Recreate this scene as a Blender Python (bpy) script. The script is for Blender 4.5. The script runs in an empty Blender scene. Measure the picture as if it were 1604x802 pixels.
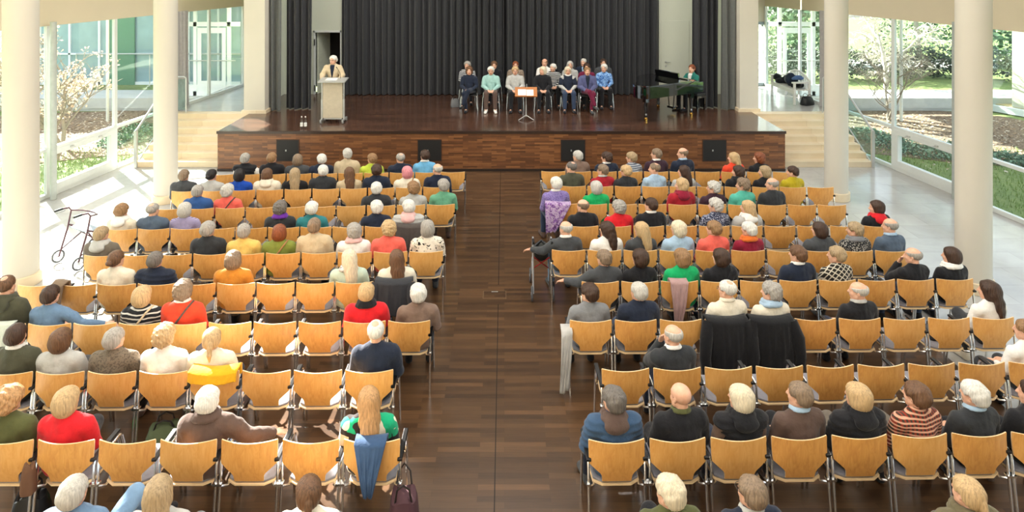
import bpy, bmesh, math, random
import numpy as np
from mathutils import Vector, Matrix
R = math.radians
sc = bpy.context.scene
COL = sc.collection
rnd = random.Random(7)

# ------------------------------------------------------------------ camera, world, sun, fill lamps, exposure
F, VX, HY, CAMZ = 1000.0, 790.0, -44.0, 5.0            # focal length and vanishing point in photograph pixels
cd = bpy.data.cameras.new('camera'); cam = bpy.data.objects.new('camera', cd); COL.objects.link(cam)
cam.location = (0, 0, CAMZ); cam.rotation_euler = (R(90), 0, 0)
cd.sensor_width = 36; cd.lens = 36 * F / 1604
cd.shift_x = (802 - VX) / 1604; cd.shift_y = -(401 - HY) / 1604
cd.clip_end = 500
sc.camera = cam
vs = sc.view_settings
vs.view_transform = 'Standard'; vs.look = 'None'; vs.gamma = 1; vs.use_curve_mapping = False
vs.exposure = 0.2
w = bpy.data.worlds.new('sky'); sc.world = w; w.use_nodes = True
nt = w.node_tree; nt.nodes.clear()
sky = nt.nodes.new('ShaderNodeTexSky'); sky.sky_type = 'NISHITA'; sky.sun_disc = False
sky.sun_elevation = R(33); sky.sun_rotation = R(-45); sky.air_density = 1.0; sky.dust_density = 1.5
hs = nt.nodes.new('ShaderNodeHueSaturation'); hs.inputs['Saturation'].default_value = 0.45
bgn = nt.nodes.new('ShaderNodeBackground'); bgn.inputs[1].default_value = 0.6
wo = nt.nodes.new('ShaderNodeOutputWorld')
nt.links.new(sky.outputs[0], hs.inputs['Color']); nt.links.new(hs.outputs[0], bgn.inputs[0]); nt.links.new(bgn.outputs[0], wo.inputs[0])
sl = bpy.data.lights.new('sun', 'SUN'); sl.energy = 34.0; sl.angle = R(0.6); sl.color = (1, .95, .86)
so = bpy.data.objects.new('sun', sl); COL.objects.link(so)
SUNEL = R(30)
sd = Vector((.70 * math.cos(SUNEL), -.714 * math.cos(SUNEL), -math.sin(SUNEL)))
so.rotation_euler = sd.to_track_quat('-Z', 'Y').to_euler()
def area(name, loc, sx, sy, power, color=(1, .975, .94), rot=(0, 0, 0)):
    l = bpy.data.lights.new(name, 'AREA'); l.shape = 'RECTANGLE'; l.size = sx; l.size_y = sy; l.energy = power; l.color = color
    o = bpy.data.objects.new(name, l); COL.objects.link(o); o.location = loc; o.rotation_euler = rot
    return o
CEIL = 9.0
for yy, pw in ((0.5, 150), (5.0, 140), (9.5, 120), (14.0, 110)):  # unseen area lights added under the ceiling as soft fill for the hall
    for xx in (-5.0, 0.0, 5.0):
        area('ceiling_fill', (xx, yy, CEIL - .12), 2.6, 2.6, pw)
for xx in (-3.5, 3.5):  # two more area lights added above the stage front, no fixtures built
    area('stage_fill', (xx, 16.6, CEIL - .5), 1.6, .8, 170, rot=(R(28), 0, 0))

# ------------------------------------------------------------------ materials
def lin(c):
    if isinstance(c, str):
        c = tuple(int(c[i:i + 2], 16) / 255 for i in (0, 2, 4))
    return tuple(x / 12.92 if x <= .04045 else ((x + .055) / 1.055) ** 2.4 for x in c) + (1,)
MATS = {}
def newmat(name):
    m = bpy.data.materials.new(name); m.use_nodes = True
    n = m.node_tree.nodes; b = n['Principled BSDF']
    return m, n, m.node_tree.links, b
def coord(n, l, scale=(1, 1, 1), rot=(0, 0, 0), kind='Object'):
    tc = n.new('ShaderNodeTexCoord'); mp = n.new('ShaderNodeMapping')
    mp.inputs['Scale'].default_value = scale; mp.inputs['Rotation'].default_value = rot
    l.new(tc.outputs[kind], mp.inputs[0]); return mp.outputs[0]
def noise(n, l, vec, sc_, det=3, rough=.55):
    t = n.new('ShaderNodeTexNoise'); t.inputs['Scale'].default_value = sc_; t.inputs['Detail'].default_value = det
    t.inputs['Roughness'].default_value = rough; l.new(vec, t.inputs['Vector']); return t
def ramp(n, l, fac, stops, const=False):
    r = n.new('ShaderNodeValToRGB'); l.new(fac, r.inputs[0]); e = r.color_ramp.elements
    if const: r.color_ramp.interpolation = 'CONSTANT'
    while len(e) < len(stops): e.new(.5)
    for i, (p, c) in enumerate(stops): e[i].position = p; e[i].color = c
    return r.outputs[0]
def bump(n, l, b, h, strength=.3, dist=.01):
    bp = n.new('ShaderNodeBump'); bp.inputs['Strength'].default_value = strength; bp.inputs['Distance'].default_value = dist
    l.new(h, bp.inputs['Height']); l.new(bp.outputs[0], b.inputs['Normal'])
def mul(c, k): return tuple(min(1, x * k) for x in c[:3]) + (1,)
def plain(name, c, rough=.6, metal=0, spec=.5, var=.08, scale=12, bmp=0, coat=0):
    if name in MATS: return MATS[name]
    m, n, l, b = newmat(name); c = lin(c)
    v = coord(n, l); t = noise(n, l, v, scale)
    l.new(ramp(n, l, t.outputs[0], [(.25, mul(c, 1 - var)), (.75, mul(c, 1 + var))]), b.inputs['Base Color'])
    b.inputs['Roughness'].default_value = rough; b.inputs['Metallic'].default_value = metal
    b.inputs['Specular IOR Level'].default_value = spec; b.inputs['Coat Weight'].default_value = coat
    if bmp: bump(n, l, b, t.outputs[0], bmp)
    MATS[name] = m; return m
def fabric(name, c, pattern=None, c2=None, c3=None):
    key = 'fabric ' + name
    if key in MATS: return MATS[key]
    m, n, l, b = newmat(key); c = lin(c); c2 = lin(c2 or '222222'); c3 = lin(c3 or 'eeeeee')
    v = coord(n, l); t = noise(n, l, v, 14, 4)
    base = ramp(n, l, t.outputs[0], [(.2, mul(c, .86)), (.8, mul(c, 1.1))])
    def mixc(fac, a, bb):
        x = n.new('ShaderNodeMix'); x.data_type = 'RGBA'; l.new(fac, x.inputs[0])
        for s, q in ((6, a), (7, bb)):
            if isinstance(q, tuple): x.inputs[s].default_value = q
            else: l.new(q, x.inputs[s])
        return x.outputs[2]
    def wave(axis, s, dist=0, ax2=(1, 1, 1)):
        wv = n.new('ShaderNodeTexWave'); wv.bands_direction = axis; wv.inputs['Scale'].default_value = s; wv.inputs['Distortion'].default_value = dist
        l.new(v, wv.inputs['Vector']); return wv.outputs[1]
    def step(f, p, q=None): return ramp(n, l, f, [(0, (0, 0, 0, 1)), (p, (1, 1, 1, 1))], True)
    if pattern == 'stripe':
        base = mixc(step(wave('Z', 16, .4), .55), base, c2)
    elif pattern == 'wide':
        base = mixc(step(wave('Z', 7, .6), .7), base, c2)
    elif pattern == 'leopard':
        vo = n.new('ShaderNodeTexNoise'); vo.inputs['Scale'].default_value = 19; vo.inputs['Detail'].default_value = 0; vo.inputs['Distortion'].default_value = .8
        l.new(v, vo.inputs['Vector'])
        base = mixc(ramp(n, l, vo.outputs[0], [(0, (0, 0, 0, 1)), (.60, (1, 1, 1, 1)), (.68, (0, 0, 0, 1))], True), base, c2)
    elif pattern == 'plaid':
        base = mixc(step(wave('X', 9, .3), .5), base, c2)
        base = mixc(step(wave('Z', 9, .3), .62), base, c3)
    elif pattern == 'grid':
        base = mixc(step(wave('DIAGONAL', 7, 0), .86), base, c2)
        mp2 = coord(n, l, (-1, 1, 1)); wv = n.new('ShaderNodeTexWave'); wv.bands_direction = 'DIAGONAL'; wv.inputs['Scale'].default_value = 7
        l.new(mp2, wv.inputs['Vector']); base = mixc(step(wv.outputs[1], .86), base, c2)
    elif pattern == 'speckle':
        vo = noise(n, l, v, 55, 2); base = mixc(step(vo.outputs[0], .55), base, c2)
    elif pattern == 'camo':
        vo = n.new('ShaderNodeTexVoronoi'); vo.inputs['Scale'].default_value = 9; vo.feature = 'F1'
        nz = noise(n, l, v, 5, 1); mx = n.new('ShaderNodeMix'); mx.data_type = 'VECTOR'; mx.inputs[0].default_value = .25
        l.new(v, mx.inputs[4]); l.new(nz.outputs[1], mx.inputs[5]); l.new(mx.outputs[1], vo.inputs['Vector'])
        sp = n.new('ShaderNodeSeparateColor'); l.new(vo.outputs['Color'], sp.inputs[0])
        base = ramp(n, l, sp.outputs[0], [(0, c), (.42, c2), (.68, c3)], True)
    elif pattern == 'floral':
        vo = noise(n, l, v, 16, 3); vo.inputs['Distortion'].default_value = 1.5
        base = ramp(n, l, vo.outputs[0], [(.3, c), (.46, c2), (.56, c), (.66, c3)])
    elif pattern == 'nordic':
        base = mixc(step(wave('Z', 6, 2.2), .78), base, c2)
    elif pattern == 'twotone':
        g = n.new('ShaderNodeSeparateXYZ'); l.new(v, g.inputs[0])
        ad = n.new('ShaderNodeMath'); ad.operation = 'ABSOLUTE'; l.new(g.outputs[0], ad.inputs[0])
        gt = n.new('ShaderNodeMath'); gt.operation = 'GREATER_THAN'; gt.inputs[1].default_value = .165; l.new(ad.outputs[0], gt.inputs[0])
        base = mixc(gt.outputs[0], base, c2)
    l.new(base, b.inputs['Base Color'])
    b.inputs['Roughness'].default_value = .85; b.inputs['Specular IOR Level'].default_value = .25
    b.inputs['Sheen Weight'].default_value = .15
    t2 = noise(n, l, v, 26, 3); bump(n, l, b, t2.outputs[0], .55, .012)
    MATS[key] = m; return m
def hairmat(name, c):
    key = 'hair ' + name
    if key in MATS: return MATS[key]
    m, n, l, b = newmat(key); c = lin(c)
    v = coord(n, l, (85, 85, 3.5)); t = noise(n, l, v, 1.0, 4, .6); lo = .38 + .34 * min(1, c[1] / .5)
    l.new(ramp(n, l, t.outputs[0], [(.3, mul(c, lo)), (.5, c), (.72, mul(c, 1.3))]), b.inputs['Base Color'])
    b.inputs['Roughness'].default_value = .5; b.inputs['Specular IOR Level'].default_value = .4
    bump(n, l, b, t.outputs[0], .8, .006)
    MATS[key] = m; return m
def skinmat():
    m, n, l, b = newmat('skin'); v = coord(n, l); t = noise(n, l, v, 18, 3)
    l.new(ramp(n, l, t.outputs[0], [(.3, lin('d9a184')), (.7, lin('e8b89c'))]), b.inputs['Base Color'])
    b.inputs['Roughness'].default_value = .5; b.inputs['Subsurface Weight'].default_value = .08
    b.inputs['Subsurface Radius'].default_value = (.02, .008, .005)
    return m
SKIN = skinmat(); LIPS = plain('lips', 'b5655a', .45)
def woodmat(name, cols, sx, sy, rough=.3, axis='xy', coat=0, mortar=.004, brickw=.9, brickh=.085):
    m, n, l, b = newmat(name)
    tc = n.new('ShaderNodeTexCoord'); src = tc.outputs['Object']
    if axis == 'xz':
        sp = n.new('ShaderNodeSeparateXYZ'); cb = n.new('ShaderNodeCombineXYZ'); l.new(src, sp.inputs[0])
        ad = n.new('ShaderNodeMath'); l.new(sp.outputs[0], ad.inputs[0]); l.new(sp.outputs[1], ad.inputs[1])
        l.new(ad.outputs[0], cb.inputs[0]); l.new(sp.outputs[2], cb.inputs[1]); src = cb.outputs[0]
    br = n.new('ShaderNodeTexBrick'); l.new(src, br.inputs['Vector'])
    br.inputs['Scale'].default_value = 1; br.inputs['Brick Width'].default_value = brickw; br.inputs['Row Height'].default_value = brickh
    br.inputs['Mortar Size'].default_value = mortar * .35; br.inputs['Mortar Smooth'].default_value = .3; br.inputs['Bias'].default_value = 0
    br.offset = .37; br.squash = 1
    br.inputs['Color1'].default_value = (0, 0, 0, 1); br.inputs['Color2'].default_value = (1, 1, 1, 1); br.inputs['Mortar'].default_value = (.0, .0, .0, 1)
    mp = n.new('ShaderNodeMapping'); mp.inputs['Scale'].default_value = (sx, sy, 1); l.new(src, mp.inputs[0])
    t = noise(n, l, mp.outputs[0], 1, 5, .65)
    mx = n.new('ShaderNodeMix'); mx.data_type = 'RGBA'; mx.inputs[0].default_value = .5
    l.new(br.outputs[0], mx.inputs[6]); l.new(t.outputs[0], mx.inputs[7])
    k = len(cols)
    l.new(ramp(n, l, mx.outputs[2], [(.12 + .72 * i / (k - 1), lin(c)) for i, c in enumerate(cols)]), b.inputs['Base Color'])
    b.inputs['Roughness'].default_value = rough; b.inputs['Coat Weight'].default_value = coat; b.inputs['Coat Roughness'].default_value = .12
    bump(n, l, b, t.outputs[0], .05, .004)
    return m
M_FLOORW = woodmat('dark oak parquet', ['34251a', '4a3524', '573f2a', '684b33'], 3, 45, .3, coat=.15, brickw=.7, brickh=.07)
M_STAGEW = woodmat('dark stage boards', ['33221a', '4a3226', '573b2d', '664635'], 3, 45, .22, coat=.25)
M_FRONTW = woodmat('wood block strips', ['4a2c18', '69432a', '7f5231', '9c6a42'], 5, 60, .4, 'xz', mortar=.004, brickw=.36, brickh=.042)
def beech():
    m, n, l, b = newmat('beech plywood')
    v = coord(n, l, (6, 6, 1.6)); t = noise(n, l, v, 4, 4, .6); t.inputs['Distortion'].default_value = 1.2
    oi = n.new('ShaderNodeObjectInfo'); ad = n.new('ShaderNodeMath'); ad.operation = 'MULTIPLY_ADD'
    l.new(oi.outputs['Random'], ad.inputs[0]); ad.inputs[1].default_value = .25; l.new(t.outputs[0], ad.inputs[2])
    l.new(ramp(n, l, ad.outputs[0], [(.3, lin('d08e48')), (.6, lin('e2a458')), (.9, lin('ecb56c'))]), b.inputs['Base Color'])
    b.inputs['Roughness'].default_value = .38; b.inputs['Coat Weight'].default_value = .12
    return m
M_BEECH = beech(); M_EDGE = plain('beech edge', 'f0cfa0', .5)
M_CHROME = plain('chrome', 'e6e6e6', .22, 1, var=.02)
M_STEEL = plain('brushed steel', 'c2c4c2', .35, .45, var=.03)
M_SEAT = fabric('seat grey', '8b8990')
M_BLACK = plain('black plastic', '18181a', .45)
M_WHITE = plain('white paint', 'e9e8e4', .5, var=.02)
M_PLASTER = plain('cream plaster', 'dcd4c2', .9, var=.015, scale=3)
M_COLUMN = plain('white column paint', 'cfc8ba', .85, var=.012, scale=3)
M_FASCIA = plain('beige fascia', 'cfc2a8', .9, var=.015, scale=2)
M_FRAME = plain('light grey window frame', 'd3d6d2', .45, var=.02)
def stone(name, cols, bw, bh, rough):
    m, n, l, b = newmat(name)
    tc = n.new('ShaderNodeTexCoord')
    br = n.new('ShaderNodeTexBrick'); l.new(tc.outputs['Object'], br.inputs['Vector']); br.inputs['Scale'].default_value = 1
    br.inputs['Brick Width'].default_value = bw; br.inputs['Row Height'].default_value = bh; br.inputs['Mortar Size'].default_value = .004; br.offset = .5
    br.inputs['Color1'].default_value = (.35, .35, .35, 1); br.inputs['Color2'].default_value = (.65, .65, .65, 1); br.inputs['Mortar'].default_value = (.1, .1, .1, 1)
    t = noise(n, l, tc.outputs['Object'], 2.2, 6, .6); t.inputs['Distortion'].default_value = .8
    mx = n.new('ShaderNodeMix'); mx.data_type = 'RGBA'; mx.inputs[0].default_value = .5
    l.new(br.outputs[0], mx.inputs[6]); l.new(t.outputs[0], mx.inputs[7])
    l.new(ramp(n, l, mx.outputs[2], [(.2 + .5 * i / (len(cols) - 1), lin(c)) for i, c in enumerate(cols)]), b.inputs['Base Color'])
    b.inputs['Roughness'].default_value = rough
    return m
M_STONE = stone('polished limestone', ['8a8784', 'aaa8a4', 'b4b2ae', 'bcbab6'], 1.2, .6, .16)
M_STEP = stone('limestone steps', ['c2ab88', 'dcc6a4', 'e2cfb0', 'e8d8bc'], 1.4, 5, .45)
def glassmat(name, tint=(1, 1, 1, 1), refl=1.0):
    m, n, l, b = newmat(name); n.remove(b)
    tr = n.new('ShaderNodeBsdfTransparent'); tr.inputs[0].default_value = tint
    gl = n.new('ShaderNodeBsdfGlossy'); gl.inputs['Roughness'].default_value = .02
    lw = n.new('ShaderNodeLayerWeight'); lw.inputs[0].default_value = .5
    pw = n.new('ShaderNodeMath'); pw.operation = 'POWER'; pw.inputs[1].default_value = 4.5; l.new(lw.outputs['Facing'], pw.inputs[0])
    mm = n.new('ShaderNodeMath'); mm.operation = 'MULTIPLY_ADD'; mm.inputs[1].default_value = .8 * refl; mm.inputs[2].default_value = .035 * refl; l.new(pw.outputs[0], mm.inputs[0])
    mx = n.new('ShaderNodeMixShader'); l.new(mm.outputs[0], mx.inputs[0]); l.new(tr.outputs[0], mx.inputs[1]); l.new(gl.outputs[0], mx.inputs[2])
    l.new(mx.outputs[0], n['Material Output'].inputs[0])
    return m
M_GLASS = glassmat('window glass', (.93, .97, .96, 1)); M_GLASSB = glassmat('balustrade glass', (.82, .93, .92, 1))

# ------------------------------------------------------------------ mesh helpers
def link(name, me, mat=None, parent=None):
    o = bpy.data.objects.new(name, me); COL.objects.link(o)
    if mat is not None and not me.materials: me.materials.append(mat)
    if parent is not None: o.parent = parent
    return o
def empty(name, loc=(0, 0, 0), rz=0):
    o = bpy.data.objects.new(name, None); COL.objects.link(o); o.location = loc; o.rotation_euler = (0, 0, rz); o.empty_display_size = .1
    return o
def tag(o, label, cat=None, group=None, kind=None):
    if label: o['label'] = label
    if cat: o['category'] = cat
    if group: o['group'] = group
    if kind: o['kind'] = kind
    return o
class MB:
    def __init__(s): s.v = []; s.f = []; s.mi = []
    def quad(s, pts, mi=0):
        b = len(s.v); s.v += [tuple(p) for p in pts]; s.f.append(tuple(range(b, b + len(pts)))); s.mi.append(mi)
    def box(s, x0, x1, y0, y1, z0, z1, M=None, mi=0):
        b = len(s.v)
        for x, y, z in ((x0, y0, z0), (x1, y0, z0), (x1, y1, z0), (x0, y1, z0), (x0, y0, z1), (x1, y0, z1), (x1, y1, z1), (x0, y1, z1)):
            p = Vector((x, y, z));  p = M @ p if M else p; s.v.append(tuple(p))
        for q in ((3, 2, 1, 0), (4, 5, 6, 7), (0, 1, 5, 4), (1, 2, 6, 5), (2, 3, 7, 6), (3, 0, 4, 7)):
            s.f.append(tuple(b + i for i in q)); s.mi.append(mi)
        return s
    def tube(s, pts, r, n=8, mi=0, cap=True):
        pts = [Vector(p) for p in pts]; rs = r if isinstance(r, (list, tuple)) else [r] * len(pts)
        b = len(s.v); prev = None
        for i, p in enumerate(pts):
            d = (pts[min(i + 1, len(pts) - 1)] - pts[max(i - 1, 0)]).normalized()
            if prev is None:
                u = d.orthogonal().normalized()
            else:
                u = (prev - d * prev.dot(d)); u = u.normalized() if u.length > 1e-5 else d.orthogonal().normalized()
            prev = u; wv = d.cross(u)
            for k in range(n):
                a = 2 * math.pi * k / n
                s.v.append(tuple(p + (u * math.cos(a) + wv * math.sin(a)) * rs[i]))
        for i in range(len(pts) - 1):
            for k in range(n):
                a = b + i * n + k; c = b + i * n + (k + 1) % n
                s.f.append((a, c, c + n, a + n)); s.mi.append(mi)
        if cap:
            s.f.append(tuple(b + n - 1 - k for k in range(n))); s.mi.append(mi)
            s.f.append(tuple(b + (len(pts) - 1) * n + k for k in range(n))); s.mi.append(mi)
        return s
    def lathe(s, prof, c=(0, 0, 0), n=20, mi=0):
        b = len(s.v)
        for r, z in prof:
            for k in range(n):
                a = 2 * math.pi * k / n; s.v.append((c[0] + r * math.cos(a), c[1] + r * math.sin(a), c[2] + z))
        for i in range(len(prof) - 1):
            for k in range(n):
                a = b + i * n + k; q = b + i * n + (k + 1) % n
                s.f.append((a, q, q + n, a + n)); s.mi.append(mi)
        s.f.append(tuple(b + n - 1 - k for k in range(n))); s.mi.append(mi)
        s.f.append(tuple(b + (len(prof) - 1) * n + k for k in range(n))); s.mi.append(mi)
        return s
    def prism(s, poly, z0, z1, M=None, mi=0):
        b = len(s.v); n = len(poly)
        for z in (z0, z1):
            for x, y in poly:
                p = Vector((x, y, z)); p = M @ p if M else p; s.v.append(tuple(p))
        s.f.append(tuple(b + n - 1 - i for i in range(n))); s.f.append(tuple(b + n + i for i in range(n))); s.mi += [mi, mi]
        for i in range(n):
            j = (i + 1) % n; s.f.append((b + i, b + j, b + n + j, b + n + i)); s.mi.append(mi)
        return s
    def sphere(s, c, r, n=10, m=7, mi=0):
        r = r if isinstance(r, (tuple, list)) else (r, r, r)
        b = len(s.v)
        for i in range(m + 1):
            t = math.pi * i / m
            for k in range(n):
                a = 2 * math.pi * k / n
                s.v.append((c[0] + r[0] * math.sin(t) * math.cos(a), c[1] + r[1] * math.sin(t) * math.sin(a), c[2] - r[2] * math.cos(t)))
        for i in range(m):
            for k in range(n):
                a = b + i * n + k; q = b + i * n + (k + 1) % n
                s.f.append((a, q, q + n, a + n)); s.mi.append(mi)
        return s
    def mesh(s, name, mats=(), smooth=False, bevel=0):
        me = bpy.data.meshes.new(name); me.from_pydata(s.v, [], s.f); me.validate()
        for m in mats: me.materials.append(m)
        if len(mats) > 1 and len(me.polygons) == len(s.mi): me.polygons.foreach_set('material_index', s.mi)
        if bevel:
            bm = bmesh.new(); bm.from_mesh(me)
            bmesh.ops.bevel(bm, geom=list(bm.edges), offset=bevel, segments=2, affect='EDGES', profile=.6)
            bm.to_mesh(me); bm.free()
        if smooth:
            me.shade_smooth()
            try: me.set_sharp_from_angle(angle=R(40))
            except Exception: pass
        me.update(); return me
    def build(s, name, mat, parent=None, smooth=False, bevel=0):
        mats = mat if isinstance(mat, (list, tuple)) else [mat]
        o = bpy.data.objects.new(name, s.mesh(name, mats, smooth, bevel)); COL.objects.link(o)
        if parent is not None: o.parent = parent
        return o
def struct(name, mb, mat, parent=None, **k):
    o = mb.build(name, mat, parent, **k)
    if parent is None: o['kind'] = 'structure'
    return o
def copy_tree(o, parent=None):
    c = o.copy(); COL.objects.link(c); c.parent = parent
    for ch in o.children: copy_tree(ch, c)
    return c

# ------------------------------------------------------------------ the setting
WX = lambda y: 10.15 - .12 * (y - 14)          # half width of the hall at the slightly converging glass walls
STG, SH, WOODX = 16.03, 1.0, 5.75
m = MB().prism([(-WX(-4) - .05, -4), (WX(-4) + .05, -4), (WX(22.5) + .05, 22.5), (-WX(22.5) - .05, 22.5)], -.3, -.004); struct('floor', m, M_STONE)
m = MB().box(-WOODX, WOODX, -4, STG, -.003, 0.0); struct('floor_wood', m, M_FLOORW)
m = MB().box(-.098, -.088, 5.0, 9.6, 0.0, .0015).box(-.098, -.088, 10.2, STG, 0.0, .0015); struct('trim_1', m, plain('dark seam', '1c130d', .7))
fb = empty('floor_box', (-.15, 9.88, 0)); tag(fb, 'small rectangular brass-edged floor box set into the dark aisle', 'floor box')
MB().box(-.18, .18, -.12, -.11, 0, .004).box(-.18, .18, .11, .12, 0, .004).box(-.18, -.17, -.11, .11, 0, .004).box(.17, .18, -.11, .11, 0, .004).build('rim', plain('worn brass', '8a745c', .4, .7), fb)
MB().box(-.169, .169, -.109, .109, 0, .003).build('lid', M_FLOORW, fb)
MB().box(-.05, .05, .085, .10, .0035, .007).build('handle', M_STEEL, fb)
# stage
m = MB().prism([(-7.2, STG), (7.05, STG), (7.05, 18.02), (7.3, 21.3), (-7.4, 21.3), (-7.2, 18.02)], SH - .06, SH); struct('floor_stage', m, M_STAGEW)
m = MB().box(-7.2, 7.05, STG, STG + .12, 0, SH - .06); struct('wall_stage_front', m, M_FRONTW)
m = MB().box(-7.2, -7.08, STG + .12, 18.02, 0, SH - .06).box(6.93, 7.05, STG + .12, 18.02, 0, SH - .06); struct('wall_stage_side', m, M_FRONTW)
m = MB().box(-7.22, 7.07, STG - .025, STG + .02, SH - .062, SH + .004); struct('trim_2', m, plain('dark nosing', '3a2a22', .3))
m = MB().box(-7.2, 7.05, STG - .03, STG, 0, .06); struct('baseboard_stage', m, plain('dark plinth', '2a1c14', .5))
for i, (a, b_) in enumerate(((434, 468), (655, 691), (879, 916), (1101, 1137))):
    x0, x1 = (a - VX) * STG / F, (b_ - VX) * STG / F
    v = empty('stage_vent', ((x0 + x1) / 2, STG - .005, .52))
    tag(v, 'square black ventilation panel in the wooden stage front, %s from the left' % ('first', 'second', 'third', 'fourth')[i], 'vent', 'vents in the stage front')
    hw = (x1 - x0) / 2
    MB().box(-hw, hw, -.012, .004, -.26, .26).build('panel', plain('black vent panel', '1b1a1a', .6), v)
    MB().box(-hw - .015, hw + .015, -.016, .004, .26, .275).box(-hw - .015, hw + .015, -.016, .004, -.275, -.26).box(-hw - .015, -hw, -.016, .004, -.26, .26).box(hw, hw + .015, -.016, .004, -.26, .26).build('frame', plain('vent frame', '4a2e1e', .5), v)
    MB().box(-.06, -.03, -.02, -.01, -.02, .02).build('latch', M_STEEL, v)
# side platforms with seven steps
for s in (-1, 1):
    m = MB()
    x0 = 7.2 if s < 0 else 7.05
    for i in range(7):
        z1 = (i + 1) / 7; y0 = 16.34 + i * .28; y1 = y0 + .28 if i < 6 else 22.4
        xo = 9.42 if i < 6 else WX(18.3) + .02
        a, b_ = sorted((s * x0, s * xo))
        m.box(a, b_, y0, y1, 0, z1)
        m.box(a, b_, y0 - .012, y0 + .02, z1 - .028, z1 + .0005)
    struct('stairs_' + ('left' if s < 0 else 'right'), m, M_STEP)
    m = MB(); a, b_ = sorted((s * x0, s * (WX(18.3)))); m.box(a, b_, 18.3, 22.4, SH, SH + .004); struct('floor_platform_' + ('left' if s < 0 else 'right'), m, M_STONE)
# piers beside the stage, back walls
m = MB().box(-7.36, -6.77, 18.04, 18.8, SH, CEIL); struct('wall_pier_left', m, M_COLUMN)
m = MB().box(6.73, 7.26, 18.25, 18.95, SH, CEIL); struct('wall_pier_right', m, M_COLUMN)
m = MB().box(-7.42, -6.72, 18.0, 18.85, SH, SH + .09); struct('baseboard_left', m, M_STEP)
m = MB().box(6.68, 7.31, 18.21, 19.0, SH, SH + .09); struct('baseboard_right', m, M_STEP)
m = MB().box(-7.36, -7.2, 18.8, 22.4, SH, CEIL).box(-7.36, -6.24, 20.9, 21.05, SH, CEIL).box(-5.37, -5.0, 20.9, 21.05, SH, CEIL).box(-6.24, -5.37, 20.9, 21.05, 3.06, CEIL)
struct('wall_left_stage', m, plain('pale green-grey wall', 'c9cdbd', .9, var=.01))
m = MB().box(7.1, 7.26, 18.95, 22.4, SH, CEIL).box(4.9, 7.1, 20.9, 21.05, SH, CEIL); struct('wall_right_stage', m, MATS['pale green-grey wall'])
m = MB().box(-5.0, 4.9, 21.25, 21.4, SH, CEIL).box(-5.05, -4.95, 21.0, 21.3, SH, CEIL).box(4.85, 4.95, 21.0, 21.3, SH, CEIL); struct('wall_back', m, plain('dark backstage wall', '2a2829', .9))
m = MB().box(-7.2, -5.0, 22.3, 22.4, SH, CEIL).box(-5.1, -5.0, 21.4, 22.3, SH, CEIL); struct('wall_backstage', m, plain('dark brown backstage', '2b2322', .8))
m = MB().box(-14, 14, -4.2, -4, 0, CEIL); struct('wall_rear', m, M_PLASTER)
m = MB().prism([(-WX(-4) - .15, -4.2), (WX(-4) + .15, -4.2), (WX(22.5) + .15, 22.5), (-WX(22.5) - .15, 22.5)], CEIL, CEIL + .3); struct('ceiling', m, M_PLASTER)
# doors of the stage
d = empty('door_1', (-6.20, 20.93, SH)); d['kind'] = 'structure'
MB().box(-.04, .0, -.06, .1, 0, 2.08).box(.83, .87, -.06, .1, 0, 2.08).box(-.04, .87, -.06, .1, 2.02, 2.08).build('door_frame', M_FRAME, d)
MB().box(.02, .06, .08, .86, 0, 2.0).build('leaf', plain('door leaf', 'c4c8b6', .6), d).rotation_euler = (0, 0, R(-14))
MB().box(-.012, .012, -.09, -.05, .1, .3).box(-.012, .012, -.09, -.05, 1.6, 1.8).build('hinge', M_BLACK, d)
d = empty('door_2', (5.12, 20.895, SH)); d['kind'] = 'structure'
MB().box(0, .92, -.02, .0, 0, 2.4).build('leaf', MATS['pale green-grey wall'], d)
MB().tube([(.16, -.02, 1.06), (.16, -.07, 1.06), (.30, -.07, 1.06)], .011).box(.13, .19, -.03, -.018, 1.03, 1.09).build('door_handle', M_STEEL, d)
MB().box(.135, .185, -.03, -.018, .90, .95).build('lock', M_STEEL, d)
# columns
for x, y, lab in ((-7.76, 10.25, 'left'), (-7.40, 13.95, 'left'), (7.42, 10.1, 'right'), (7.33, 14.1, 'right'), (-8.0, 6.3, 'left'), (7.7, 6.1, 'right')):
    r = .245 if y < 12 else .24
    m = MB().lathe([(r, .17), (r, CEIL)], (x, y, 0), 40); o = struct('column_' + lab, m, M_COLUMN, smooth=True)
    MB().lathe([(r + .035, 0), (r + .035, .17), (r + .02, .175)], (x, y, 0), 40).build('column_base', M_STEP, o, smooth=True)
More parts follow.
